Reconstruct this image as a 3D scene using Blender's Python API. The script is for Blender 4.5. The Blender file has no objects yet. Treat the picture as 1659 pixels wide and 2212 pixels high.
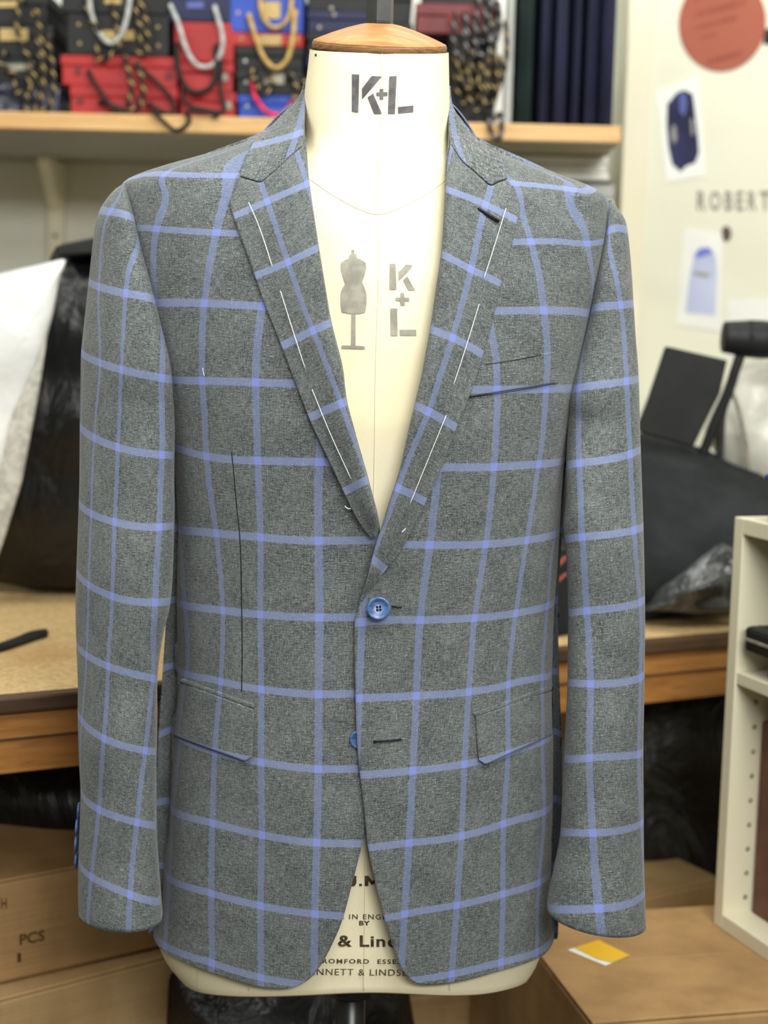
import bpy, bmesh, math, random
import numpy as np
from mathutils import Vector, Matrix
random.seed(7); np.random.seed(7)
C = bpy.context.scene.collection
SC = bpy.context.scene
R_ = math.radians

# ------------------------------------------------------------------ camera
FPX = 3318.0; CXP, CYP = 829.5, 1106.0
CAM = np.array([0.0, -1.6, 1.33]); PIT = R_(7.0); ROL = R_(1.4)
FWD = np.array([0, math.cos(PIT), -math.sin(PIT)])
R0 = np.array([1.0, 0, 0]); U0 = np.array([0, math.sin(PIT), math.cos(PIT)])
RT = math.cos(ROL)*R0 + math.sin(ROL)*U0
UP = -math.sin(ROL)*R0 + math.cos(ROL)*U0
cd = bpy.data.cameras.new('camera'); cam = bpy.data.objects.new('camera', cd); C.objects.link(cam)
cam.matrix_world = Matrix(((RT[0], UP[0], -FWD[0], CAM[0]), (RT[1], UP[1], -FWD[1], CAM[1]), (RT[2], UP[2], -FWD[2], CAM[2]), (0, 0, 0, 1)))
cd.sensor_fit = 'VERTICAL'; cd.sensor_height = 36.0; cd.lens = 36.0*FPX/2212
cd.clip_start = 0.05; cd.clip_end = 50
cd.dof.use_dof = True; cd.dof.focus_distance = 1.49; cd.dof.aperture_fstop = 3.6
SC.camera = cam

# ------------------------------------------------------------------ world, lights, exposure
w = bpy.data.worlds.new('world'); SC.world = w; w.use_nodes = True
bgn = w.node_tree.nodes['Background']; bgn.inputs[0].default_value = (1.0, 0.99, 0.94, 1); bgn.inputs[1].default_value = 0.10
def area(name, loc, target, sx, sy, power, col):
    l = bpy.data.lights.new(name, 'AREA'); l.shape = 'RECTANGLE'; l.size = sx; l.size_y = sy; l.energy = power; l.color = col
    o = bpy.data.objects.new(name, l); C.objects.link(o); o.location = loc
    d = Vector(target)-Vector(loc); o.rotation_euler = d.to_track_quat('-Z', 'Y').to_euler(); return o
area('ceiling_light', (0.50, -0.80, 2.40), (0.1, 0.0, 1.2), 1.2, 0.4, 25, (1.0, 0.99, 0.94))
area('ceiling_light', (0.75, -3.0, 2.35), (0.0, 0.5, 1.2), 1.5, 0.4, 62, (1.0, 0.99, 0.95))
area('ceiling_light', (-1.1, -0.5, 2.40), (-0.2, 0.1, 1.1), 1.2, 0.3, 15, (1.0, 0.99, 0.95))
area('ceiling_light', (0.3, 0.75, 2.6), (0.3, 1.2, 1.0), 1.6, 0.25, 12, (1.0, 0.99, 0.95))
SC.view_settings.view_transform = 'Standard'; SC.view_settings.look = 'None'
SC.view_settings.gamma = 1.0; SC.view_settings.use_curve_mapping = False
SC.view_settings.exposure = 0.08

# ------------------------------------------------------------------ projection helpers
def ray(x, y):
    x = np.asarray(x, float); y = np.asarray(y, float)
    return FWD*FPX + RT*(x-CXP)[..., None] - UP*(y-CYP)[..., None]
def PX(x, y, Y):
    d = ray(x, y); t = (np.asarray(Y, float)-CAM[1])/d[..., 1]
    return CAM + d*t[..., None]
def PZ(x, y, z):
    d = ray(x, y); t = (z-CAM[2])/d[..., 2]
    return CAM + d*t[..., None]
def proj(P):
    v = np.asarray(P)-CAM; f = v@FWD
    return np.stack([CXP+FPX*(v@RT)/f, CYP-FPX*(v@UP)/f], -1)
def smooth(a, b, x):
    t = np.clip((np.asarray(x, float)-a)/(b-a), 0, 1); return t*t*(3-2*t)
def resample(pts, n, dense=24):
    p = np.asarray(pts, float)
    if len(p) > 2:
        q = np.vstack([2*p[0]-p[1], p, 2*p[-1]-p[-2]]); out = []
        for i in range(1, len(q)-2):
            p0, p1, p2, p3 = q[i-1], q[i], q[i+1], q[i+2]
            for k in range(dense):
                t = k/dense
                out.append(0.5*((2*p1)+(-p0+p2)*t+(2*p0-5*p1+4*p2-p3)*t*t+(-p0+3*p1-3*p2+p3)*t**3))
        out.append(q[-2]); p = np.array(out)
    d = np.r_[0, np.cumsum(np.linalg.norm(np.diff(p, axis=0), axis=1))]
    s = np.linspace(0, d[-1], n)
    return np.stack([np.interp(s, d, p[:, k]) for k in range(p.shape[1])], -1)
class TPS:
    def __init__(s, pts, vals, lam=1e-4):
        s.p = np.asarray(pts, float); n = len(s.p)
        s.m = s.p.mean(0); s.sc = s.p.std(0).max()+1e-9; q = (s.p-s.m)/s.sc; s.q = q
        K = s._k(q, q)+lam*np.eye(n); P = np.c_[np.ones(n), q]
        A = np.zeros((n+3, n+3)); A[:n, :n] = K; A[:n, n:] = P; A[n:, :n] = P.T
        s.w = np.linalg.solve(A, np.r_[np.asarray(vals, float), 0, 0, 0])
    @staticmethod
    def _k(a, b):
        r2 = ((a[:, None]-b[None])**2).sum(-1); return 0.5*r2*np.log(r2+1e-12)
    def __call__(s, x):
        x = np.asarray(x, float); sh = x.shape[:-1]; q = (x.reshape(-1, 2)-s.m)/s.sc; n = len(s.q)
        return (s._k(q, s.q)@s.w[:n]+np.c_[np.ones(len(q)), q]@s.w[n:]).reshape(sh)

# ------------------------------------------------------------------ materials
def srgb(r, g, b):
    f = lambda c: (c/255)/12.92 if c/255 <= 0.04045 else ((c/255+0.055)/1.055)**2.4
    return (f(r), f(g), f(b), 1)
class NB:
    def __init__(s, name, rough=0.6, spec=0.3):
        s.m = bpy.data.materials.new(name); s.m.use_nodes = True; s.nt = s.m.node_tree; s.N = s.nt.nodes
        s.b = s.N['Principled BSDF']; s.b.inputs['Roughness'].default_value = rough; s.b.inputs['Specular IOR Level'].default_value = spec
    def n(s, t, **k):
        x = s.N.new(t)
        for a, v in k.items(): setattr(x, a, v)
        return x
    def put(s, sock, v):
        if hasattr(v, 'links') or isinstance(v, bpy.types.NodeSocket): s.nt.links.new(v, sock)
        else: sock.default_value = v
    def math(s, op, a, b=0.0, c=0.0, clamp=False):
        x = s.n('ShaderNodeMath', operation=op); x.use_clamp = clamp
        s.put(x.inputs[0], a); s.put(x.inputs[1], b); s.put(x.inputs[2], c); return x.outputs[0]
    def mix(s, f, a, b, mode='MIX'):
        x = s.n('ShaderNodeMix', data_type='RGBA', blend_type=mode)
        s.put(x.inputs[0], f); s.put(x.inputs[6], a); s.put(x.inputs[7], b); return x.outputs[2]
    def rng(s, v, a, b, c=0.0, d=1.0, sm=True):
        x = s.n('ShaderNodeMapRange', interpolation_type='SMOOTHSTEP' if sm else 'LINEAR')
        for i, q in enumerate((v, a, b, c, d)): s.put(x.inputs[i], q)
        return x.outputs[0]
    def noise(s, vec, scale, detail=2.0, rough=0.5, dist=0.0):
        x = s.n('ShaderNodeTexNoise'); s.put(x.inputs['Vector'], vec); x.inputs['Scale'].default_value = scale
        x.inputs['Detail'].default_value = detail; x.inputs['Roughness'].default_value = rough; x.inputs['Distortion'].default_value = dist
        return x.outputs['Fac']
    def scl(s, vec, sc, loc=(0, 0, 0), rot=(0, 0, 0)):
        x = s.n('ShaderNodeMapping'); s.put(x.inputs[0], vec); x.inputs[1].default_value = loc; x.inputs[2].default_value = rot; x.inputs[3].default_value = sc
        return x.outputs[0]
    def obj(s): return s.n('ShaderNodeTexCoord').outputs['Object']
    def uv(s): return s.n('ShaderNodeTexCoord').outputs['UV']
    def bump(s, h, st, dist=0.001):
        x = s.n('ShaderNodeBump'); x.inputs['Strength'].default_value = st; x.inputs['Distance'].default_value = dist
        s.put(x.inputs['Height'], h); s.nt.links.new(x.outputs[0], s.b.inputs['Normal'])
    def col(s, c): s.put(s.b.inputs['Base Color'], c)
def simple(name, c1, c2=None, rough=0.6, spec=0.3, scale=8.0, stretch=(1, 1, 1), bump=0.0, metal=0.0, bd=0.001):
    m = NB(name, rough, spec); c2 = c2 or c1
    f = m.noise(m.scl(m.obj(), stretch), scale, 4.0, 0.6)
    m.col(m.mix(m.rng(f, 0.35, 0.65), c1, c2)); m.b.inputs['Metallic'].default_value = metal
    if bump: m.bump(f, bump, bd)
    return m.m
def cloth_mat():
    m = NB('checked_tweed', 0.85, 0.15); uv = m.uv()
    sp = m.n('ShaderNodeSeparateXYZ'); m.put(sp.inputs[0], uv); u, v = sp.outputs[0], sp.outputs[1]
    def stripe(x, wd, off):
        wob = m.math('MULTIPLY', m.math('SUBTRACT', m.noise(m.scl(uv, (70, 90, 1), (off, off, 0)), 1.0, 2.0), 0.5), 0.018)
        x = m.math('ADD', x, wob)
        d = m.math('ABSOLUTE', m.math('SUBTRACT', x, m.math('ROUND', x)))
        return m.math('SUBTRACT', 1.0, m.rng(d, wd-0.009, wd+0.009))
    su, sv = stripe(u, 0.062, 3.0), stripe(v, 0.051, 9.0)
    tw = m.rng(m.math('SINE', m.math('MULTIPLY', m.math('ADD', m.math('MULTIPLY', u, 28.0), m.math('MULTIPLY', v, 39.0)), 6.2832)), -0.6, 0.6)
    hs = m.noise(m.scl(uv, (7, 62, 1)), 1.0, 3.0, 0.65)
    vs = m.noise(m.scl(uv, (46, 9, 1), (5, 5, 0)), 1.0, 3.0, 0.65)
    iso = m.noise(m.scl(uv, (52, 70, 1), (9, 2, 0)), 1.0, 2.0, 0.6)
    big = m.noise(m.scl(uv, (1.6, 2.2, 1)), 1.0, 3.0, 0.6)
    t = m.math('ADD', m.math('MULTIPLY', hs, 0.42), m.math('MULTIPLY', vs, 0.30))
    t = m.math('ADD', t, m.math('MULTIPLY', iso, 0.34)); t = m.math('ADD', t, m.math('MULTIPLY', m.math('SUBTRACT', big, 0.5), 0.16))
    base = m.mix(m.rng(t, 0.36, 0.72), srgb(40, 46, 49), srgb(122, 128, 128))
    # pale slubs: sparse long weft threads and shorter warp threads
    fl = m.math('MULTIPLY', m.rng(m.noise(m.scl(uv, (11, 95, 1), (2, 7, 0)), 1.0, 2.0, 0.7), 0.58, 0.67), m.rng(iso, 0.40, 0.60))
    fl2 = m.math('MULTIPLY', m.rng(m.noise(m.scl(uv, (75, 8, 1), (21, 7, 0)), 1.0, 2.0, 0.7), 0.58, 0.69), m.rng(iso, 0.42, 0.62))
    fl = m.math('MAXIMUM', fl, m.math('MULTIPLY', fl2, 0.7))
    base = m.mix(m.math('MULTIPLY', fl, 0.55), base, srgb(206, 208, 196))
    blue = srgb(118, 133, 176)
    k = m.math('ADD', 0.36, m.math('MULTIPLY', tw, 0.52))
    k = m.math('ADD', k, m.math('MULTIPLY', m.math('SUBTRACT', iso, 0.5), 0.5), clamp=True)
    su2 = m.math('MULTIPLY', su, m.math('MULTIPLY', k, 0.80)); sv2 = m.math('MULTIPLY', sv, k)
    c = m.mix(su2, base, blue); c = m.mix(sv2, c, srgb(128, 142, 184))
    c = m.mix(m.math('MULTIPLY', m.math('MULTIPLY', su, sv), 0.85), c, srgb(122, 135, 206))
    m.col(c); m.b.inputs['Sheen Weight'].default_value = 0.18; m.b.inputs['Sheen Roughness'].default_value = 0.5
    m.bump(m.math('ADD', t, m.math('MULTIPLY', tw, 0.03)), 0.35, 0.0006)
    return m.m
def canvas_mat():
    m = NB('cream_canvas', 0.8, 0.2)
    f = m.noise(m.obj(), 9.0, 4.0, 0.6); g = m.noise(m.scl(m.obj(), (500, 500, 900)), 1.0, 2.0)
    c = m.mix(m.rng(f, 0.3, 0.7), srgb(236, 226, 190), srgb(242, 234, 204)); c = m.mix(m.math('MULTIPLY', m.rng(g, 0.4, 0.7), 0.10), c, srgb(205, 190, 150))
    m.col(c); m.bump(g, 0.08, 0.0003); return m.m
def wood_mat(name, a, b, stretch, scale=6.0, rough=0.5, dark=None):
    m = NB(name, rough, 0.35); v = m.scl(m.obj(), stretch)
    f = m.noise(v, scale, 6.0, 0.65, 0.6); c = m.mix(m.rng(f, 0.3, 0.7), a, b)
    if dark: c = m.mix(m.math('MULTIPLY', m.rng(m.noise(v, scale*3.1, 5.0, 0.7), 0.55, 0.75), 0.7), c, dark)
    m.col(c); m.bump(f, 0.15, 0.0008); return m.m
def chip_mat():
    m = NB('chipboard', 0.75, 0.2); o = m.obj()
    vo = m.n('ShaderNodeTexVoronoi'); m.put(vo.inputs['Vector'], m.scl(o, (1, 1, 1))); vo.inputs['Scale'].default_value = 170
    sp = m.n('ShaderNodeSeparateColor'); m.put(sp.inputs[0], vo.outputs['Color'])
    c = m.mix(sp.outputs[0], srgb(178, 150, 104), srgb(206, 180, 132)); c = m.mix(m.math('MULTIPLY', m.rng(m.noise(o, 5, 4), 0.5, 0.8), 0.6), c, srgb(170, 130, 80))
    m.col(c); return m.m
def cardboard(name, a, b):
    m = NB(name, 0.75, 0.25); f = m.noise(m.scl(m.obj(), (3, 3, 1)), 5.0, 5.0, 0.6)
    g = m.noise(m.scl(m.obj(), (1, 1, 60)), 4.0, 2.0)
    m.col(m.mix(m.rng(m.math('ADD', m.math('MULTIPLY', f, 0.7), m.math('MULTIPLY', g, 0.3)), 0.35, 0.65), a, b)); m.bump(g, 0.1, 0.001); return m.m
def plastic_bag(name, a, b, rough=0.28):
    m = NB(name, rough, 0.5); f = m.noise(m.scl(m.obj(), (1, 1, 0.6)), 9.0, 5.0, 0.6, 1.5)
    m.col(m.mix(m.rng(f, 0.4, 0.7), a, b)); m.bump(f, 0.8, 0.02); return m.m
def rope_mat(name, a, b, turns=1.0, thr=0.0):
    m = NB(name, 0.6, 0.3); sp = m.n('ShaderNodeSeparateXYZ'); m.put(sp.inputs[0], m.uv())
    q = m.math('SINE', m.math('MULTIPLY', m.math('ADD', sp.outputs[0], m.math('MULTIPLY', sp.outputs[1], turns)), 6.2832))
    m.col(m.mix(m.rng(q, thr, thr+0.3), a, b)); return m.m
M = {}
M['cloth'] = cloth_mat(); M['canvas'] = canvas_mat()
M['lining'] = simple('dark_lining', srgb(30, 34, 42), srgb(40, 44, 54), 0.5)
M['cap'] = wood_mat('cap_wood', srgb(196, 146, 92), srgb(160, 108, 62), (2.0, 14, 6), 9.0, 0.45, srgb(120, 76, 42))
M['rimwood'] = wood_mat('cap_rim_wood', srgb(150, 112, 74), srgb(104, 74, 46), (3, 8, 40), 12.0, 0.5, srgb(70, 46, 28))
M['metal'] = simple('black_metal', srgb(30, 33, 33), srgb(44, 48, 47), 0.32, 0.6, 30)
M['ink'] = simple('faded_ink', srgb(140, 138, 128), srgb(164, 161, 146), 0.8, 0.1, 60)
M['ink_dark'] = simple('neck_ink', srgb(84, 82, 86), srgb(108, 106, 106), 0.8, 0.1, 60)
M['ink_hip'] = simple('hip_ink', srgb(58, 48, 36), srgb(92, 80, 60), 0.8, 0.1, 120)
M['seam'] = simple('seam_thread', srgb(214, 204, 172), None, 0.8)
M['thread'] = simple('white_basting', srgb(245, 245, 242), None, 0.6)
M['dark_thread'] = simple('buttonhole_thread', srgb(40, 44, 52), srgb(58, 62, 72), 0.7, 0.2, 400)
M['hole'] = simple('slit_dark', srgb(14, 15, 18), None, 0.9)
M['button'] = simple('blue_button', srgb(58, 86, 134), srgb(84, 112, 160), 0.3, 0.5, 120, (1, 1, 3))
M['wall'] = simple('cream_wall', srgb(222, 222, 202), srgb(228, 228, 210), 0.8, 0.15, 2.0)
M['wall_alcove'] = simple('alcove_paint', srgb(224, 225, 214), srgb(230, 231, 222), 0.8, 0.15, 2.0)
M['trim'] = simple('cream_trim', srgb(228, 222, 196), srgb(236, 230, 206), 0.5, 0.3, 3.0)
M['floor'] = simple('dark_floor', srgb(60, 54, 46), srgb(80, 72, 60), 0.6, 0.3, 5.0)
M['ceil'] = simple('ceiling_paint', srgb(224, 222, 214), None, 0.9)
M['pine'] = wood_mat('pine_board', srgb(212, 176, 122), srgb(198, 158, 102), (1.2, 8, 16), 6.0, 0.5, srgb(176, 134, 84))
M['underboard'] = simple('grey_painted_board', srgb(150, 149, 138), srgb(162, 161, 150), 0.7, 0.2, 5)
M['bench'] = wood_mat('bench_wood', srgb(176, 124, 66), srgb(148, 98, 48), (1.5, 1.5, 14), 5.0, 0.45, srgb(112, 70, 34))
M['nosing'] = wood_mat('dark_nosing', srgb(84, 62, 42), srgb(62, 46, 32), (1.5, 1.5, 14), 5.0, 0.5)
M['chip'] = chip_mat()
M['card'] = cardboard('brown_cardboard', srgb(150, 118, 78), srgb(172, 138, 94))
M['card2'] = cardboard('pale_cardboard', srgb(164, 134, 92), srgb(186, 156, 112))
M['tape'] = simple('dark_marking', srgb(86, 62, 36), srgb(100, 74, 44), 0.8, 0.1)
M['bag'] = plastic_bag('black_bag', srgb(11, 13, 15), srgb(20, 22, 25), 0.36)
M['cloth_black'] = simple('black_cloth', srgb(34, 37, 38), srgb(44, 47, 48), 0.85, 0.15, 14, bump=0.3, bd=0.01)
M['black'] = simple('black_card', srgb(22, 24, 25), srgb(30, 33, 33), 0.55, 0.3, 12)
M['navy'] = simple('navy_card', srgb(30, 34, 62), srgb(40, 44, 74), 0.6, 0.3, 10)
M['navy_gloss'] = plastic_bag('navy_gloss_film', srgb(28, 30, 52), srgb(54, 56, 86), 0.2)
M['red'] = simple('red_card', srgb(150, 32, 32), srgb(172, 40, 40), 0.45, 0.35, 10)
M['blue'] = simple('blue_card', srgb(34, 66, 160), srgb(42, 76, 176), 0.45, 0.35, 10)
M['maroon'] = simple('maroon_card', srgb(94, 34, 40), srgb(110, 44, 48), 0.5, 0.3, 10)
M['green'] = simple('dark_green_cloth', srgb(20, 32, 30), srgb(28, 42, 40), 0.8, 0.2, 10)
M['navycloth'] = simple('navy_cloth', srgb(24, 26, 44), srgb(32, 34, 56), 0.8, 0.2, 6, (8, 8, 1))
M['gold'] = simple('gold_foil', srgb(190, 164, 96), srgb(160, 136, 78), 0.4, 0.5, 200)
M['white'] = simple('white_paper', srgb(236, 236, 230), srgb(226, 226, 220), 0.6, 0.2, 6)
M['grey'] = simple('grey_paper', srgb(170, 172, 168), srgb(186, 188, 184), 0.6, 0.2, 6)
M['cream'] = simple('cream_cloth', srgb(222, 218, 200), srgb(206, 200, 182), 0.8, 0.2, 6)
M['beige'] = simple('beige_cloth', srgb(168, 152, 130), srgb(142, 126, 106), 0.8, 0.2, 6)
M['rope_black'] = simple('black_cord', srgb(20, 18, 18), srgb(32, 28, 28), 0.6)
M['rope_gold'] = rope_mat('gold_rope', srgb(168, 138, 78), srgb(184, 154, 92), 1.0)
M['rope_grey'] = rope_mat('grey_rope', srgb(158, 162, 160), srgb(176, 180, 178), 1.0)
M['rope_pink'] = rope_mat('pink_rope', srgb(190, 30, 80), srgb(214, 60, 70), 1.0)
M['rope_fleck'] = rope_mat('black_rope_gold_fleck', srgb(26, 24, 22), srgb(158, 136, 84), 1.0, 0.62)
M['rope_fleckg'] = rope_mat('black_rope_grey_fleck', srgb(26, 26, 28), srgb(130, 130, 130), 1.0, 0.62)
M['orange'] = simple('terracotta_card', srgb(160, 88, 70), srgb(168, 96, 76), 0.6, 0.2, 4)
M['orange_ink'] = simple('terracotta_ink', srgb(138, 70, 56), srgb(150, 80, 64), 0.7)
M['photo'] = simple('photo_paper', srgb(226, 228, 222), srgb(234, 236, 230), 0.4, 0.3, 6)
M['suit'] = simple('navy_suit_print', srgb(30, 32, 62), srgb(52, 56, 104), 0.6, 0.2, 30, (1, 1, 0.3))
M['suit_light'] = simple('navy_highlight_print', srgb(86, 94, 160), None, 0.6)
M['skin'] = simple('grey_print', srgb(150, 148, 146), None, 0.6)
M['shirt'] = simple('pale_blue_print', srgb(182, 190, 218), srgb(194, 202, 226), 0.6, 0.2, 10)
M['collar_blue'] = simple('blue_print', srgb(108, 120, 206), None, 0.6)
M['grey_ink'] = simple('grey_ink', srgb(134, 132, 124), None, 0.7)
M['brown_ink'] = simple('brown_ink', srgb(92, 74, 66), None, 0.7)
M['mel'] = simple('white_melamine', srgb(226, 221, 194), srgb(232, 228, 202), 0.45, 0.35, 3)
M['leather'] = simple('brown_leather', srgb(84, 48, 36), srgb(104, 62, 48), 0.5, 0.4, 18, bump=0.2)
M['bluepl'] = simple('blue_plastic', srgb(28, 54, 140), srgb(34, 62, 152), 0.4, 0.4, 5)
M['yellow'] = simple('yellow_print', srgb(226, 180, 50), srgb(216, 168, 42), 0.6)
M['film'] = plastic_bag('clear_film', srgb(60, 63, 64), srgb(190, 194, 196), 0.12)
M['whitebag'] = simple('white_poly_bag', srgb(236, 239, 238), srgb(216, 220, 220), 0.35, 0.4, 7, bump=0.5, bd=0.02)
M['pattern'] = simple('grey_lace', srgb(170, 170, 164), srgb(206, 206, 198), 0.7, 0.2, 70)
def glassy(name, col, rough, alpha):
    m = NB(name, rough, 0.5); m.col(col); m.b.inputs['Alpha'].default_value = alpha; return m.m
M['translucent'] = simple('clear_grey_bag', srgb(214, 213, 200), srgb(196, 196, 184), 0.3, 0.5, 6, bump=0.4, bd=0.02)

# ------------------------------------------------------------------ object helpers
def link(name, me, mat, parent=None, smooth_=True):
    o = bpy.data.objects.new(name, me); C.objects.link(o)
    if mat is not None: me.materials.append(M[mat] if isinstance(mat, str) else mat)
    if parent is not None:
        o.parent = parent
        if parent.type == 'EMPTY': o.matrix_parent_inverse = Matrix.Translation(-Vector(parent.location))
    if smooth_:
        me.polygons.foreach_set('use_smooth', [True]*len(me.polygons)); me.update()
    return o
def tag(o, label, cat, group=None):
    o['label'] = label; o['category'] = cat
    if group: o['group'] = group
    return o
def thing(name, label, cat, loc=(0, 0, 0), group=None):
    o = bpy.data.objects.new(name, None); C.objects.link(o); o.empty_display_size = 0.02
    o.location = loc; return tag(o, label, cat, group)
def adopt(o, parent):
    """parent while keeping world-space mesh data where it is"""
    o.parent = parent; o.matrix_parent_inverse = Matrix.Translation(-Vector(parent.location)); return o
def grid(name, P, mat, parent=None, UVs=None, closed=False, solid=0.0, flip=None, soff=-1.0):
    P = np.asarray(P); nr, nc = P.shape[:2]
    vs = P.reshape(-1, 3); idx = np.arange(nr*nc).reshape(nr, nc)
    cols = nc if closed else nc-1; fs = []
    for i in range(nr-1):
        for j in range(cols):
            k = (j+1) % nc; fs.append((idx[i, j], idx[i, k], idx[i+1, k], idx[i+1, j]))
    if flip: fs = [f[::-1] for f in fs]
    me = bpy.data.meshes.new(name); me.from_pydata(vs.tolist(), [], [tuple(int(a) for a in f) for f in fs]); 
    if UVs is not None:
        uvl = me.uv_layers.new(name='UVMap'); U = np.asarray(UVs).reshape(-1, 2)
        li = np.zeros(len(me.loops), int); me.loops.foreach_get('vertex_index', li)
        uvl.data.foreach_set('uv', U[li].astype(np.float32).ravel())
    me.update(); o = link(name, me, mat, parent)
    if solid:
        md = o.modifiers.new('s', 'SOLIDIFY'); md.thickness = solid; md.offset = soff
    return o
def facing(P):
    """True when grid winding gives normals away from the camera"""
    P = np.asarray(P); i, j = P.shape[0]//2, P.shape[1]//2
    n = np.cross(P[i, j+1]-P[i, j], P[i+1, j]-P[i, j]); return float(n@(CAM-P[i, j])) < 0
def tube(name, pts, r, mat, parent=None, seg=8, n=None, turns=60.0, caps=True, res=None):
    p = resample(pts, n or max(6, len(pts)*6)) if len(pts) > 2 else resample(pts, n or 4)
    r = np.full(len(p), r) if np.isscalar(r) else np.interp(np.linspace(0, 1, len(p)), np.linspace(0, 1, len(r)), r)
    t = np.gradient(p, axis=0); t /= np.linalg.norm(t, axis=1)[:, None]+1e-12
    up = np.array([0, 0, 1.0]) if abs(t[0][2]) < 0.9 else np.array([1.0, 0, 0])
    rings = []; a = np.cross(t[0], up); a /= np.linalg.norm(a)
    for i in range(len(p)):
        a = a-t[i]*(a@t[i]); a /= np.linalg.norm(a)+1e-12; b = np.cross(t[i], a)
        th = np.arange(seg)/seg*2*math.pi
        rings.append(p[i]+r[i]*(np.cos(th)[:, None]*a+np.sin(th)[:, None]*b))
    V = np.array(rings).reshape(-1, 3).tolist(); F = []; L = np.r_[0, np.cumsum(np.linalg.norm(np.diff(p, axis=0), axis=1))]
    uvs = []
    for i in range(len(p)-1):
        for j in range(seg):
            k = (j+1) % seg; F.append((i*seg+j, i*seg+k, (i+1)*seg+k, (i+1)*seg+j))
            uvs += [(L[i]*turns, j/seg), (L[i]*turns, (j+1)/seg), (L[i+1]*turns, (j+1)/seg), (L[i+1]*turns, j/seg)]
    if caps:
        F.append(tuple(range(seg-1, -1, -1))); F.append(tuple((len(p)-1)*seg+j for j in range(seg))); uvs += [(0, 0)]*(2*seg)
    me = bpy.data.meshes.new(name); me.from_pydata(V, [], F); u = me.uv_layers.new(name='UVMap'); u.data.foreach_set('uv', np.array(uvs, np.float32).ravel())
    me.update(); return link(name, me, mat, parent)
def bm_obj(name, bm, mat, parent=None, sm=False):
    me = bpy.data.meshes.new(name); bmesh.ops.recalc_face_normals(bm, faces=bm.faces); bm.to_mesh(me); bm.free(); return link(name, me, mat, parent, sm)
def box(name, x0, x1, y0, y1, z0, z1, mat, parent=None, bev=0.002, seg=2, mtx=None):
    bm = bmesh.new(); bmesh.ops.create_cube(bm, size=1)
    bmesh.ops.scale(bm, vec=(abs(x1-x0), abs(y1-y0), abs(z1-z0)), verts=bm.verts); bmesh.ops.translate(bm, vec=((x0+x1)/2, (y0+y1)/2, (z0+z1)/2), verts=bm.verts)
    if bev: bmesh.ops.bevel(bm, geom=bm.edges[:], offset=bev, segments=seg, affect='EDGES', profile=0.5)
    if mtx is not None: bm.transform(mtx)
    return bm_obj(name, bm, mat, parent)
def pxbox(name, x0, y0, x1, y1, Y, depth, mat, parent=None, bev=0.002):
    """box whose front face spans the given pixels at depth Y"""
    xc, yc = (x0+x1)/2, (y0+y1)/2
    a, b = PX(x0, yc, Y), PX(x1, yc, Y); c, d = PX(xc, y0, Y), PX(xc, y1, Y)
    return box(name, a[0], b[0], Y, Y+depth, d[2], c[2], mat, parent, bev)
def prism(name, poly3, vec, mat, parent=None, bev=0.0, sm=False):
    bm = bmesh.new(); vs = [bm.verts.new(p) for p in poly3]; f = bm.faces.new(vs)
    r = bmesh.ops.extrude_face_region(bm, geom=[f]); bmesh.ops.translate(bm, vec=Vector(vec), verts=[e for e in r['geom'] if isinstance(e, bmesh.types.BMVert)])
    if bev: bmesh.ops.bevel(bm, geom=bm.edges[:], offset=bev, segments=2, affect='EDGES', profile=0.5)
    return bm_obj(name, bm, mat, parent, sm)
def lathe(name, prof, mat, parent=None, seg=48, sx=1, sy=1, mtx=None, sm=True):
    V = []; F = []
    for r, z in prof:
        for j in range(seg): V.append((r*sx*math.cos(2*math.pi*j/seg), r*sy*math.sin(2*math.pi*j/seg), z))
    for i in range(len(prof)-1):
        for j in range(seg): k = (j+1) % seg; F.append((i*seg+j, i*seg+k, (i+1)*seg+k, (i+1)*seg+j))
    F.append(tuple(range(seg-1, -1, -1))); F.append(tuple((len(prof)-1)*seg+j for j in range(seg)))
    me = bpy.data.meshes.new(name); me.from_pydata(V, [], F)
    if mtx is not None: me.transform(mtx)
    bm = bmesh.new(); bm.from_mesh(me); bmesh.ops.recalc_face_normals(bm, faces=bm.faces); bm.to_mesh(me); bm.free()
    me.update(); return link(name, me, mat, parent, sm)
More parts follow.
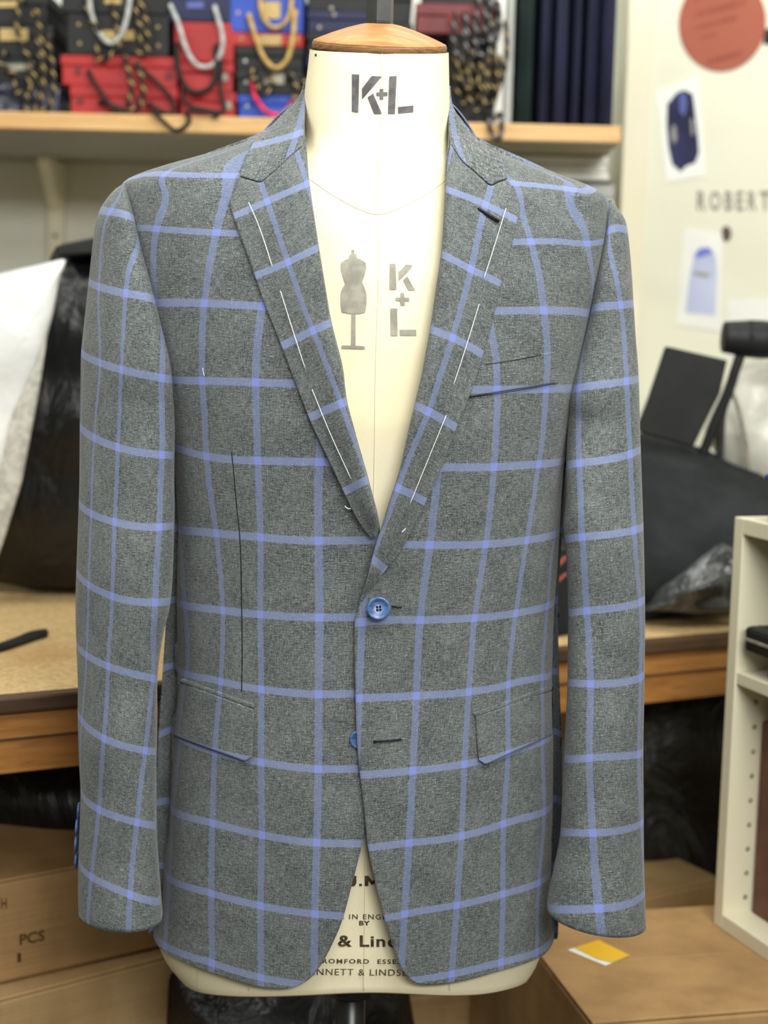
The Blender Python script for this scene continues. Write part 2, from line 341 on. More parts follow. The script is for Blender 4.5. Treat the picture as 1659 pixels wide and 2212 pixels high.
def puffy(name, poly, Y, thick, mat, parent=None, n=72, rings=14, crumple=0.0, back=None, tilt=0.0, seed=1, freq=18.0, flat=0.5, base=None, top=None):
    """closed cushion-like body whose outline is the traced polygon at depth Y"""
    o2 = resample(list(poly)+[poly[0]], n+1)[:-1] if False else None
    p = np.asarray(list(poly)+[poly[0]], float); d = np.r_[0, np.cumsum(np.linalg.norm(np.diff(p, axis=0), axis=1))]
    s = np.linspace(0, d[-1], n+1)[:-1]; q = np.stack([np.interp(s, d, p[:, k]) for k in range(2)], -1)
    q = (q+np.roll(q, 1, 0)*0.5+np.roll(q, -1, 0)*0.5)/2
    W3 = PX(q[:, 0], q[:, 1], Y); cen = W3.mean(0); back = thick if back is None else back
    rs = np.random.RandomState(seed); ph = rs.rand(6, 3)*6.28; kk = rs.randn(6, 3)*freq
    def cr(P):
        v = 0
        for a in range(6): v = v+np.sin(P@kk[a]+ph[a][0])/6
        return v*crumple*2
    V = [W3]; 
    def lay(sgn, th):
        L = []
        for i in range(1, rings+1):
            f = 1-i/rings*0.999; P = cen+(W3-cen)*f; b = th*(1-f**2.4)**flat; P = P.copy(); P[:, 1] += sgn*b
            P[:, 1] += cr(P)*(1-f); P[:, 1] += tilt*(P[:, 2]-cen[2]); L.append(P)
        return L
    W0 = W3.copy(); W0[:, 1] += tilt*(W0[:, 2]-cen[2])
    fr = lay(-1, thick); bk = lay(1, back); allr = bk[::-1]+[W0]+fr
    if top is not None:
        for a in allr: a[:, 2] = np.minimum(a[:, 2], top)
    if base is not None:
        for a in allr: a[:, 2] = np.maximum(a[:, 2], base)
    return grid(name, np.array(allr), mat, parent, closed=True)
def fill2d(polys, cuts=2):
    bm = bmesh.new()
    for poly in polys:
        vs = [bm.verts.new((p[0], p[1], 0)) for p in poly]; bm.faces.new(vs)
    bm.normal_update(); bmesh.ops.triangulate(bm, faces=bm.faces[:], ngon_method='EAR_CLIP')
    if cuts: bmesh.ops.subdivide_edges(bm, edges=bm.edges[:], cuts=cuts, use_grid_fill=True); bm.normal_update(); bmesh.ops.triangulate(bm, faces=bm.faces[:])
    return bm
def decal(name, polys, mapper, mat, parent=None, cuts=3, thick=0.0):
    bm = fill2d(polys, cuts) if not isinstance(polys, bmesh.types.BMesh) else polys
    co = np.array([v.co[:2] for v in bm.verts]); P = mapper(co)
    for v, p in zip(bm.verts, P): v.co = p
    bm.normal_update()
    f = max(bm.faces, key=lambda f: f.calc_area())
    if f.normal.dot(Vector(CAM)-f.calc_center_median()) < 0: bmesh.ops.reverse_faces(bm, faces=bm.faces[:])
    me = bpy.data.meshes.new(name); bm.to_mesh(me); bm.free(); o = link(name, me, mat, parent)
    return o
def wall_map(Y, off=0.0008): return lambda co: PX(co[:, 0], co[:, 1], Y-off)
def text2d(body, x0, y0, x1, y1, rot=0.0, bold=0.0, spacing=1.0):
    cu = bpy.data.curves.new('t', 'FONT'); cu.body = body; cu.offset = bold; cu.space_character = spacing; cu.resolution_u = 3
    o = bpy.data.objects.new('t', cu); C.objects.link(o); dg = bpy.context.evaluated_depsgraph_get(); dg.update()
    me = bpy.data.meshes.new_from_object(o.evaluated_get(dg)); bpy.data.objects.remove(o)
    bm = bmesh.new(); bm.from_mesh(me); bpy.data.meshes.remove(me)
    c = np.array([v.co[:2] for v in bm.verts]); mn, mx = c.min(0), c.max(0)
    for v in bm.verts:
        a = (v.co.x-mn[0])/(mx[0]-mn[0]); b = (v.co.y-mn[1])/(mx[1]-mn[1])
        X = x0+(x1-x0)*a; v.co.x = X; v.co.y = y1+(y0-y1)*b+rot*(X-x0); v.co.z = 0
    bm.normal_update(); bmesh.ops.triangulate(bm, faces=bm.faces[:], ngon_method='EAR_CLIP'); return bm
# ------------------------------------------------------------------ body forms (real 3-D surfaces: half-width, depth per height)
ROLK = math.tan(ROL)
class Form:
    def __init__(s, rows, dback, n=2.3, sm=5, y0=None):
        rows = sorted(rows, key=lambda r: r[0]); Z = []; L = []; Rr = []; D = []; Y0 = []
        for r in rows:
            y, l, rr, d = r[:4]; z = float(PX(820, y, 0)[2])
            xl = PX(l, y+ROLK*(l-820), 0)[0]; xr = PX(rr, y+ROLK*(rr-820), 0)[0]
            Z.append(z); L.append(xl); Rr.append(xr); D.append(d); Y0.append(r[4] if len(r) > 4 else 0.0)
        Z = np.array(Z)[::-1]; q = np.linspace(Z[0], Z[-1], 500); ker = np.hanning(2*sm+3)[1:-1]; ker /= ker.sum()
        def f(a):
            v = np.interp(q, Z, np.array(a)[::-1]); vp = np.r_[2*v[0]-v[sm:0:-1], v, 2*v[-1]-v[-2:-sm-2:-1]]; return np.convolve(vp, ker, 'valid')
        s.q = q; s.l, s.r, s.d, s.y0 = f(L), f(Rr), f(D), f(Y0); s.n = n; s.db = dback; s.zt, s.zb = q[-1], q[0]
    wl = None
    def wf(s, z, a):
        if s.wl is None: return 1.0
        return np.where(a < 0, np.interp(z, s.wz, s.wl), np.interp(z, s.wz, s.wr))
    def P4(s, z):
        l = np.interp(z, s.q, s.l); r = np.interp(z, s.q, s.r); return (l+r)/2, (r-l)/2, np.interp(z, s.q, s.d), np.interp(z, s.q, s.y0)
    def P(s, th, z):
        """th -90..90 front (left to right seen from the camera), beyond = round the back"""
        th = np.asarray(th, float); z = np.asarray(z, float); xc, wd, d, y0 = s.P4(z)
        a = np.sin(th); fr = np.cos(th) >= 0; e = (1-np.abs(a/np.where(fr, s.wf(z, a), 1.0))**s.n)
        e = np.sqrt(np.clip(e, 0, 1)); db = np.minimum(s.db, d*0.95)
        return np.stack([xc+wd*a, np.where(fr, y0-d*e, y0+db*e), z+0*th], -1)
    def N(s, th, z):
        e = 1e-3; th = np.clip(th, -1.5, 1.5); a = s.P(th+e, z)-s.P(th-e, z); b = s.P(th, z+e)-s.P(th, z-e)
        n = np.cross(a, b); n /= np.linalg.norm(n, axis=-1)[..., None]+1e-12; return n*np.sign((n*(CAM-s.P(th, z))).sum(-1))[..., None]
    def loc(s, x, y):
        """pixel -> (theta, z) on the front of the form"""
        x = np.asarray(x, float); y = np.asarray(y, float); Y = np.full(x.shape, -0.08)
        for _ in range(60):
            p = PX(x, y, Y); xc, wd, d, y0 = s.P4(p[..., 2]); a = np.clip((p[..., 0]-xc)/wd, -1, 1)
            Y = 0.5*Y+0.5*(y0-d*np.sqrt(np.clip(1-np.abs(a/s.wf(p[..., 2], a))**s.n, 0, 1)))
        p = PX(x, y, Y); xc, wd, d, y0 = s.P4(p[..., 2]); a = np.clip((p[..., 0]-xc)/wd, -1, 1)
        return np.arcsin(a), p[..., 2]
    def on(s, x, y, off=0.0):
        """point where the camera ray meets the form, raised by off along the view-facing normal but kept on its ray"""
        th, z = s.loc(x, y); xc, wd, d, y0 = s.P4(z); Yv = y0-d*np.sqrt(np.clip(1-np.abs(np.sin(th)/s.wf(z, np.sin(th)))**s.n, 0, 1))
        return PX(x, y, Yv-np.asarray(off))
JROWS = [(178, 655, 974, .018, .006), (200, 651, 974, .026, .004), (219, 643, 977, .034, .003), (235, 629, 981, .040), (255, 609, 996, .048), (269, 597, 1005, .055), (300, 563, 1030, .066), (322, 508, 1082, .075), (344, 447, 1139, .083),
         (367, 374, 1200, .090), (390, 302, 1264, .096), (402, 272, 1296, .100), (412, 262, 1308, .102), (430, 262, 1316, .107), (500, 270, 1312, .120), (600, 292, 1298, .130), (750, 325, 1262, .136), (900, 355, 1235, .136), (1000, 366, 1222, .132),
         (1150, 369, 1213, .126), (1300, 362, 1204, .122), (1450, 352, 1208, .124), (1600, 342, 1214, .130), (1750, 334, 1213, .135), (1900, 326, 1208, .138), (2010, 322, 1206, .138), (2140, 322, 1204, .138)]
J = Form(JROWS, 0.115)
_w = [(2200, .985, .99), (2040, .975, .985), (1960, .94, .965), (1800, .92, .952), (1500, .925, .957), (1300, .95, .972), (1120, .955, .98), (950, .98, .99), (800, 1, 1), (200, 1, 1)]
J.wz = np.array([float(PX(820, a[0], 0)[2]) for a in _w]); J.wl = np.array([a[1] for a in _w]); J.wr = np.array([a[2] for a in _w])
DROWS = [(88, 672, 967, .060, -.012), (110, 671, 968, .062, -.012), (160, 666, 969, .064, -.012), (200, 660, 970, .064, -.011), (271, 656, 971, .066, -.010), (310, 657, 972, .070, -.008), (345, 640, 990, .076, -.006), (385, 560, 1060, .084, -.003), (410, 470, 1130, .088, 0), (430, 390, 1200, .092, 0),
         (460, 320, 1262, .098), (520, 300, 1285, .107), (600, 312, 1278, .114), (750, 345, 1244, .119), (900, 374, 1216, .119), (1000, 398, 1196, .113), (1150, 410, 1180, .107), (1300, 404, 1168, .103), (1450, 400, 1168, .105), (1600, 396, 1170, .110),
         (1750, 390, 1168, .114), (1900, 376, 1166, .117), (1970, 352, 1172, .118), (2030, 342, 1174, .120), (2070, 350, 1168, .120), (2105, 376, 1144, .119), (2125, 410, 1110, .116)]
DF = Form(DROWS, 0.098, sm=4)

# ------------------------------------------------------------------ traced lines of the checks (pixel positions; integer = line number)
HL = [(0, [(274, 390), (375, 380), (446, 377), (505, 377)]), (1, [(300, 492), (342, 496), (466, 501), (515, 504)]), (2, [(342, 655), (440, 655), (505, 657), (567, 662)]),
      (3, [(388, 821), (437, 822), (551, 826), (632, 829)]), (4, [(386, 968), (480, 991), (557, 995), (687, 999)]), (5, [(385, 1140), (480, 1153), (561, 1160), (687, 1170), (797, 1170)]),
      (6, [(385, 1303), (480, 1319), (562, 1327), (690, 1334), (766, 1336)]), (7, [(386, 1451), (477, 1472), (565, 1489), (688, 1500), (766, 1501)]), (8, [(385, 1594), (463, 1624), (565, 1646), (687, 1662), (771, 1664)]),
      (9, [(372, 1750), (458, 1778), (565, 1804), (684, 1821), (781, 1826)]), (10, [(369, 1900), (456, 1930), (561, 1958), (680, 1975), (740, 1982)]), (11, [(358, 2043), (456, 2081), (564, 2113), (645, 2126)])]
VL = [(3, [(691, 968), (687, 999), (687, 1170), (690, 1334), (688, 1500), (687, 1662), (684, 1821), (680, 1975), (678, 2095)]),
      (2, [(567, 662), (557, 738), (552, 823), (557, 995), (563, 1160), (562, 1327), (565, 1489), (565, 1646), (565, 1804), (561, 1958), (563, 2113)]),
      (1, [(528, 325), (500, 377), (466, 501), (440, 655), (437, 722), (437, 822), (445, 898), (449, 985), (468, 1155), (481, 1318), (477, 1472), (463, 1624), (458, 1778), (456, 1930), (456, 2081)]),
      (0, [(388, 361), (373, 380), (352, 445), (339, 494), (332, 575), (345, 760), (366, 960), (388, 1140), (399, 1300), (404, 1400), (400, 1452), (390, 1522), (386, 1592), (378, 1697), (372, 1750), (369, 1837), (365, 1900), (358, 2043)])]
HR = [(0, [(1096, 392), (1111, 393), (1216, 405), (1262, 414)]), (1, [(1108, 523), (1147, 521), (1268, 521), (1304, 521)]), (2, [(1070, 672), (1174, 670), (1277, 678)]), (3, [(1018, 842), (1072, 842), (1180, 841), (1238, 839)]),
      (4, [(956, 1009), (1066, 1009), (1130, 1005), (1215, 996)]), (5, [(866, 1176), (929, 1178), (1050, 1176), (1136, 1166), (1196, 1154)]), (6, [(771, 1345), (831, 1340), (908, 1340), (1026, 1335), (1113, 1325), (1193, 1300)]),
      (7, [(773, 1508), (900, 1504), (1013, 1495), (1097, 1479), (1171, 1457), (1193, 1450)]), (8, [(778, 1674), (892, 1665), (1004, 1651), (1040, 1644), (1098, 1629), (1193, 1588)]),
      (9, [(797, 1831), (883, 1820), (998, 1807), (1090, 1780), (1177, 1753)]), (10, [(827, 1983), (874, 1972), (987, 1956), (1088, 1932), (1166, 1907)]), (11, [(900, 2116), (976, 2105), (1082, 2078), (1166, 2054)])]
VR = [(4, [(782, 1353), (778, 1439), (775, 1504), (773, 1566)]), (5, [(944, 1042), (929, 1176), (908, 1340), (900, 1503), (892, 1664), (883, 1820), (874, 1972), (868, 2075)]),
      (6, [(1062, 724), (1074, 818), (1066, 1009), (1050, 1176), (1026, 1335), (1013, 1494), (1004, 1651), (998, 1807), (987, 1956), (976, 2105)]),
      (7, [(1069, 331), (1105, 390), (1132, 461), (1147, 521), (1165, 597), (1174, 672), (1182, 747), (1180, 841), (1175, 930), (1160, 1030), (1136, 1166), (1113, 1325), (1097, 1479), (1098, 1629), (1090, 1780), (1088, 1932), (1082, 2078)]),
      (8, [(1220, 407), (1250, 461), (1268, 521), (1283, 597), (1282, 650)]), (8, [(1196, 1154), (1185, 1222), (1180, 1306), (1171, 1457), (1174, 1548), (1171, 1606), (1177, 1753), (1166, 1907)])]
def lines2pts(lines, fn, step=60):
    P, V = [], []
    for k, pl in lines:
        p = np.asarray(pl, float); L = np.linalg.norm(np.diff(p, axis=0), axis=1).sum(); q = resample(p, max(3, int(L/step)))
        P.append(fn(q)); V += [k]*len(q)
    return np.vstack(P), V
SC_T = 0.20
def fn_t(q): th, z = J.loc(q[:, 0], q[:, 1]); return np.c_[th*SC_T, z]
def mkuv(Hh, Vv, fn, lam=2e-3, extra=None):
    ph, vh = lines2pts(Hh, fn); pv, vv = lines2pts(Vv, fn)
    if extra is not None: pv = np.vstack([pv, [e[:2] for e in extra]]); vv = vv+[e[2] for e in extra]
    return TPS(pv, vv, lam), TPS(ph, vh, lam)
def uv_t(t, th, z):
    thc = np.clip(th, -1.45, 1.45); q = np.stack([thc*SC_T, z+0*th], -1); u = t[0](q); v = t[1](q)
    return np.stack([u+(th-thc)*2.6, v], -1)
zz_ = [float(PX(820, y, 0)[2]) for y in (300, 360, 420, 480, 560, 650, 760)]
TL = mkuv(HL, VL, fn_t, 2e-3, [(-1.45*SC_T, z, -1.2) for z in zz_[:2]]); TR_ = mkuv(HR, VR, fn_t, 2e-3, [(1.45*SC_T, z, v) for z, v in zip(zz_[1:6:2], (9.4, 9.0, 8.6))]+[(1.40*SC_T, float(PX(820, y, 0)[2]), v) for y, v in ((760, 8.2), (860, 8.0), (960, 8.05))])
def coons(Lc, Rc, Tc, Bc):
    """Lc, Rc: (nt,2) along t; Tc, Bc: (ns,2) along s; returns (nt,ns,2)"""
    nt, ns = len(Lc), len(Tc); t = np.linspace(0, 1, nt)[:, None, None]; s = np.linspace(0, 1, ns)[None, :, None]
    return ((1-s)*Lc[:, None]+s*Rc[:, None]+(1-t)*Tc[None]+t*Bc[None]
            -((1-s)*(1-t)*Tc[0]+s*(1-t)*Tc[-1]+(1-s)*t*Bc[0]+s*t*Bc[-1]))
def drape(P):
    x, z = P[..., 0], P[..., 2]
    return 0.0010*np.sin(9*z+21*x+1)+0.0007*np.sin(31*x-17*z+2)+0.0005*np.sin(47*x+29*z)

# ------------------------------------------------------------------ the dress form
dummy = thing('dress_form', "cream canvas tailor's dress form wearing the checked jacket, with wooden neck cap", 'dress form', (0, 0, 0))
NT, NS = 150, 160
ztop = float(PX(820, 96, -0.01)[2])
bl = [(338, 2037), (343, 2072), (356, 2100), (385, 2128), (428, 2146), (537, 2154), (700, 2149), (800, 2144), (862, 2146), (971, 2152), (1060, 2148), (1107, 2138), (1150, 2122), (1170, 2097), (1174, 2070)]
bq = resample(bl, 200); bth, bz = DF.loc(bq[:, 0], bq[:, 1]); oo = np.argsort(bth)
thv = np.linspace(-math.pi, math.pi, NS+1)[:-1]
thf = np.where(np.abs(thv) > math.pi/2, np.sign(thv)*(math.pi-np.abs(thv)), thv)
zbot = np.interp(thf, bth[oo], bz[oo]); zbot = np.where(np.abs(thv) > math.pi/2, np.minimum(zbot, bz[oo].mean()+0.01), zbot)
zbot = np.convolve(np.r_[zbot[-4:], zbot, zbot[:4]], np.ones(9)/9, 'valid')
capc = PX(820, 98, -0.014); ring0 = DF.P(thv, np.full(NS, float(capc[2]))); ztv = capc[2]-0.005+math.tan(R_(12.5))*(ring0[:, 1]-capc[1])
tt = np.linspace(0, 1, NT)[:, None]; Zg = ztv[None]+(zbot[None]-ztv[None])*tt
TH = thv[None]+0*tt; Pd = DF.P(TH, Zg)
# tuck the lower rim under like a padded edge
rimk = smooth(0.955, 1.0, tt)[..., None]; cxy = Pd.mean(1, keepdims=True).copy(); cxy[..., 2] = Pd[..., 2].mean(1)[:, None]
Pd[..., :2] = Pd[..., :2]+(cxy[..., :2]-Pd[..., :2])*rimk*0.03
last = Pd[-1:].copy(); cen = last.mean(1, keepdims=True); under = []
for f, dz in ((0.985, -0.002), (0.96, 0.0), (0.7, 0.004), (0.05, 0.006)):
    q = cen+(last-cen)*np.array([f, f, 1.0]); q[..., 2] = last[..., 2]*min(1, f)+(1-min(1, f))*cen[..., 2]+dz; under.append(q)
grid('body', np.vstack([Pd]+under), 'canvas', dummy, closed=True)
SEAM = [(826, 112), (824, 181), (822, 271), (818, 362), (817, 461), (816, 635), (811, 797), (809, 960), (806, 1110)]
def on_d(pts, off=0.0004): p = np.asarray(pts, float); return DF.on(p[:, 0], p[:, 1], off)
tube('seam', on_d(resample(SEAM, 40)), 0.00025, 'seam', dummy, 6, 80)
tube('seam', on_d(resample([(664, 383), (690, 402), (720, 422), (769, 449), (817, 463), (871, 446), (931, 413), (966, 386)], 40)), 0.00025, 'seam', dummy, 6, 60)
tube('seam', on_d(resample([(788, 1850), (787, 2000), (786, 2140)], 20)), 0.0003, 'seam', dummy, 6, 30)
for xx in (428, 537, 971): tube('seam', on_d(resample([(xx, 2075), (xx+1, 2140)], 8)), 0.0003, 'seam', dummy, 6, 10)
lathe('pin', [(0.0, 0), (0.0012, 0), (0.0012, 0.001), (0.0, 0.0014)], 'metal', dummy, 10, mtx=Matrix.Translation(Vector(on_d([(682, 119)], 0.001)[0])) @ Matrix.Rotation(R_(90), 4, 'X'))
dm = lambda co: DF.on(co[:, 0], co[:, 1], 0.0008)
K1 = [[(760, 160), (776, 161), (774, 243), (760, 241)], [(803, 164), (825, 165), (814, 178), (782, 215), (782, 191)], [(794, 210), (806, 202), (825, 246), (808, 246)],
      [(820, 192), (828, 192), (828, 199), (837, 199), (837, 207), (828, 207), (828, 215), (820, 215), (820, 207), (813, 207), (813, 200), (820, 199)],
      [(841, 165), (857, 164), (853, 246), (838, 246)], [(860, 231), (893, 228), (893, 242), (860, 245)]]
for pl in K1: decal('printed_letter', [pl], dm, 'ink_dark', dummy, 3)
S5 = lambda x, y: (680+x*280/1659, 480+y*320/1896)
K2 = [[(960, 532), (1036, 532), (1045, 862), (957, 862)], [(1165, 542), (1252, 548), (1225, 600), (1075, 750), (1072, 640)], [(1130, 742), (1185, 692), (1283, 870), (1200, 870)],
      [(1098, 905), (1143, 903), (1146, 962), (1210, 965), (1210, 1010), (1150, 1010), (1155, 1065), (1098, 1065), (1093, 1008), (1035, 1002), (1032, 965), (1096, 965)],
      [(967, 1102), (1054, 1104), (1060, 1452), (972, 1452)], [(1086, 1376), (1297, 1376), (1300, 1450), (1090, 1450)]]
for pl in K2: decal('printed_letter', [[S5(*p) for p in pl]], dm, 'ink', dummy, 3)
fig = [(470, 355), (505, 355), (508, 405), (535, 420), (540, 460), (590, 478), (652, 520), (658, 590), (635, 690), (605, 770), (640, 840), (663, 930), (662, 1050), (645, 1155), (560, 1172), (460, 1172), (390, 1160), (345, 1150), (332, 1050), (332, 920), (345, 860), (388, 790), (355, 680), (334, 600), (335, 520), (390, 485), (435, 465), (442, 420), (470, 408)]
decal('printed_figure', [[S5(*p) for p in fig]], dm, 'ink', dummy, 2)
decal('printed_figure', [[S5(*p) for p in [(470, 1178), (522, 1175), (522, 1580), (640, 1588), (642, 1625), (345, 1615), (345, 1575), (465, 1580)]]], dm, 'ink', dummy, 3)
hipM = [(788, 1892), (796, 1892), (805, 1904), (813, 1892), (821, 1892), (821, 1914), (812, 1914), (812, 1903), (806, 1911), (802, 1911), (796, 1903), (796, 1914), (788, 1914)]
hipJ = [(762, 1892), (770, 1892), (770, 1908), (766, 1914), (756, 1915), (748, 1910), (753, 1906), (759, 1909), (762, 1907)]
for pl in (hipM, hipJ, [(776, 1909), (782, 1909), (782, 1914), (776, 1914)]): decal('printed_letter', [pl], dm, 'ink_hip', dummy, 1)
for body, a, bld, sp in (('MADE IN ENGLAND', (690, 1974, 880, 1985), 0.01, 1.25), ('BY', (776, 1989, 799, 1999), 0.03, 1.1),
                         ('& Lindsell', (730, 2020, 925, 2045), 0.025, 1.1), ('ROMFORD  ESSEX', (697, 2071, 872, 2081), 0.02, 1.25), ('KENNETT & LINDSELL', (655, 2092, 905, 2106), 0.0, 1.15)):
    decal('printed_lettering', text2d(body, *a, rot=0.01, bold=bld, spacing=sp), dm, 'ink_hip', dummy)
# neck cap, spigot, stand
capM = Matrix.Translation(Vector(capc)) @ Matrix.Rotation(R_(12.5), 4, 'X') @ Matrix.Rotation(R_(1.0), 4, 'Y')
cap = lathe('neck_cap', [(0.0, .0215), (.012, .021), (.020, .0195), (.034, .0155), (.048, .0105), (.060, .0055), (.0655, .003), (.0662, .0015)], 'cap', dummy, 96, 1.015, 0.97, capM)
lathe('cap_rim', [(.0650, .0018), (.0664, .0014), (.0668, 0), (.0664, -.0045), (.0655, -.0058), (.02, -.006)], 'rimwood', cap, 96, 1.015, 0.97, capM)
sp = PX(820, 58, -0.014)
sM = Matrix.Translation(Vector((sp[0], sp[1], sp[2]-0.004)))
spg = lathe('spigot', [(0.0, 0.005), (.0140, 0.005), (.0142, .008), (.0142, .13), (.012, .15), (0, .154)], 'metal', dummy, 6, mtx=sM @ Matrix.Rotation(R_(18), 4, 'Z'), sm=False)
lathe('collar', [(0, -.004), (.0133, -.004), (.0133, .006), (0, .006)], 'metal', spg, 24, mtx=sM)
pp = PX(757, 2180, 0.0); 
lathe('stand_pole', [(0, 0.04), (.0165, 0.04), (.0165, pp[2]+0.12), (0, pp[2]+0.12)], 'metal', dummy, 24, mtx=Matrix.Translation((pp[0], 0.01, 0)))
lathe('stand_collar', [(0, 0.60), (.024, 0.60), (.026, .605), (.026, .63), (0, .63)], 'metal', dummy, 24, mtx=Matrix.Translation((pp[0], 0.01, 0)))
for k in range(3):
    a = R_(90+120*k); tube('stand_foot', [(pp[0], 0.01, .16), (pp[0]+.12*math.cos(a), .01+.12*math.sin(a), .10), (pp[0]+.27*math.cos(a), .01+.27*math.sin(a), .012)], 0.012, 'metal', dummy, 10)

# ------------------------------------------------------------------ the jacket
jk = thing('suit_jacket', 'grey tweed suit jacket with pale blue windowpane check, blue buttons and white basting stitches', 'jacket', (0, 0, 0))
def panel(name, inner, corner_hem, side, tps, back_off, side_hem_px):
    sgn = -1 if side < 0 else 1
    Li = resample(inner, 260); th, z = J.loc(Li[:, 0], Li[:, 1]); L = np.c_[th, z]
    Hq = resample(corner_hem, 90); thh, zh = J.loc(Hq[:, 0], Hq[:, 1]); sth = sgn*R_(89.9)
    zsb = float(PX(side_hem_px[0], side_hem_px[1], 0)[2]); thh[-1], zh[-1] = sth, zsb
    k = smooth(0.90, 1.0, np.linspace(0, 1, 90)); thh = thh*(1-k)+k*np.linspace(thh[80], sth, 90)
    ztp = L[0, 1]; Rr = np.c_[np.full(260, sth), ztp+(zsb-ztp)*((L[:, 1]-L[0, 1])/(L[-1, 1]-L[0, 1]))]
    # monotone param for the side so rows stay level
    Rr[:, 1] = np.minimum.accumulate(Rr[:, 1]); T = np.c_[np.linspace(L[0, 0], sth, 90), np.full(90, ztp)]; B = np.c_[thh, zh]
    G = coons(L, Rr, T, B); a, zz = G[..., 0], G[..., 1]; P = J.P(a, zz); U = uv_t(tps, a, zz)
    px = proj(P)[..., 0]; off = drape(P)+back_off(px, P); P = P+J.N(a, zz)*off[..., None]
    o = grid(name, P, 'cloth', jk, U, solid=0.0022, flip=facing(P)); return o
FOLD_L = [(662, 192), (658, 240), (657, 271), (662, 320), (668, 389), (678, 460), (689, 533), (701, 610), (714, 688), (728, 745), (740, 797), (748, 862), (760, 911), (773, 960), (788, 1010), (801, 1058), (818, 1123)]
FOLD_R = [(970, 192), (972, 229), (969, 301), (964, 354), (962, 400), (959, 470), (954, 541), (943, 620), (931, 700), (921, 755), (911, 810), (899, 860), (887, 911), (875, 966), (862, 1021), (838, 1094), (826, 1135), (814, 1168), (801, 1216), (791, 1258), (779, 1297)]
HEM_L = [(611, 2135), (580, 2134), (537, 2127), (483, 2111), (428, 2092), (374, 2067), (350, 2050), (328, 2025)]
EDGE_L = [(822, 1180), (824, 1300), (822, 1500), (820, 1640), (812, 1730), (791, 1795), (776, 1853), (759, 1918), (743, 1978), (727, 2021), (700, 2075), (673, 2111), (645, 2129), (628, 2134), (611, 2135)]
EDGE_R = [(771, 1326), (766, 1353), (766, 1439), (768, 1512), (771, 1602), (778, 1678), (786, 1743), (792, 1810), (797, 1842), (808, 1896), (827, 1972), (841, 2021), (862, 2081), (879, 2108), (898, 2122), (922, 2127)]
HEM_R = [(922, 2127), (971, 2124), (1025, 2113), (1079, 2097), (1134, 2081), (1177, 2062), (1199, 2032), (1207, 2010)]
panel('front_panel', FOLD_L+EDGE_L, HEM_L, -1, TL, lambda px, P: -0.006*smooth(640, 770, px), (322, 2003))
panel('front_panel', FOLD_R+EDGE_R, HEM_R, 1, TR_, lambda px, P: 0.0*px, (1207, 1985))
# back: from side seam round to side seam
za = np.linspace(J.zt-0.001, float(PX(322, 2003, 0)[2]), 120)[:, None]; zc_ = np.linspace(J.zt-0.001, float(PX(1207, 1985, 0)[2]), 120)[:, None]
ths = np.linspace(R_(89.5), R_(270.5), 120)[None]; f = (ths-ths[0, 0])/(ths[0, -1]-ths[0, 0]); Zb = zc_*(1-f)+za*f
Pb = J.P(ths+0*Zb, Zb); ul = uv_t(TR_, 0*Zb+R_(88), Zb); ur = uv_t(TL, 0*Zb-R_(88), Zb); Ub = np.stack([ul[..., 0]+f*9.0, ul[..., 1]*(1-f)+ur[..., 1]*f], -1)
grid('back_panel', Pb, 'cloth', jk, Ub, solid=0.002, flip=(facing(Pb) ^ True))
# lapels
def patch_px(name, outer, fold, top, bot, offf, tps, parent=jk, nr=200, nc=44, solid=0.0022, mat='cloth'):
    O_ = resample(outer, nr); Fd = resample(fold, nr); T = resample(top, nc); B = resample(bot, nc); G = coons(O_, Fd, T, B)
    s = np.linspace(0, 1, nc)[None]+0*np.linspace(0, 1, nr)[:, None]; t = 0*s+np.linspace(0, 1, nr)[:, None]
    P = J.on(G[..., 0], G[..., 1], offf(s, t)+drape(J.on(G[..., 0], G[..., 1]))); U = np.stack([tps[0](G), tps[1](G)], -1)
    return grid(name, P, mat, parent, U, solid=solid, flip=facing(P))
ident = lambda q: q
HLL = [(0, [(510, 465), (577, 436), (642, 400), (666, 396)]), (1, [(554, 595), (622, 566), (665, 540), (687, 535)]), (2, [(610, 747), (675, 714), (712, 698)]), (3, [(671, 901), (736, 871), (748, 867)]), (4, [(742, 1062), (770, 1048), (793, 1037)])]
VLL = [(1, [(564, 396), (574, 427), (600, 500), (622, 566), (648, 640), (675, 712), (706, 789), (736, 871), (766, 950)]), (2, [(664, 396), (690, 480), (716, 560), (743, 640)]), (0, [(470, 440), (530, 600), (590, 750), (650, 900)])]
HLR = [(0, [(963, 408), (987, 413), (1051, 443), (1117, 476)]), (1, [(953, 548), (984, 560), (1018, 582), (1081, 612)]), (2, [(929, 711), (978, 729), (1042, 765)]), (3, [(895, 875), (927, 889), (986, 924)]), (4, [(858, 1054), (890, 1068), (919, 1084)]), (5, [(805, 1208), (830, 1229)])]
VLR = [(1, [(1060, 404), (1048, 446), (1033, 506), (1018, 582), (999, 651), (978, 729), (954, 802), (926, 889), (891, 972), (860, 1050), (846, 1094), (826, 1143)]), (0, [(1180, 430), (1135, 600), (1085, 770), (1030, 920), (960, 1060)]), (2, [(930, 500), (885, 700), (840, 860)])]
TLL = mkuv(HLL, VLL, ident, 1e-3); TLR = mkuv(HLR, VLR, ident, 1e-3)
def lap_off(base, roll, lo=0.80):
    def f(s, t):
        k = np.clip((s-lo)/(1-lo), 0, 1); fade = 1-smooth(0.93, 1.0, t)*0.6
        return (base+0.002*s+roll*(smooth(0.1, lo, s)-1+np.sqrt(np.clip(1-k**2.2, 0, 1))))*fade+0.001
    return f
GOR_L = [(518, 383), (540, 389), (563, 394), (580, 381), (593, 371), (622, 343), (655, 315)]
GOR_R = [(1096, 388), (1078, 394), (1059, 401), (1040, 386), (1020, 368), (999, 350), (973, 312)]
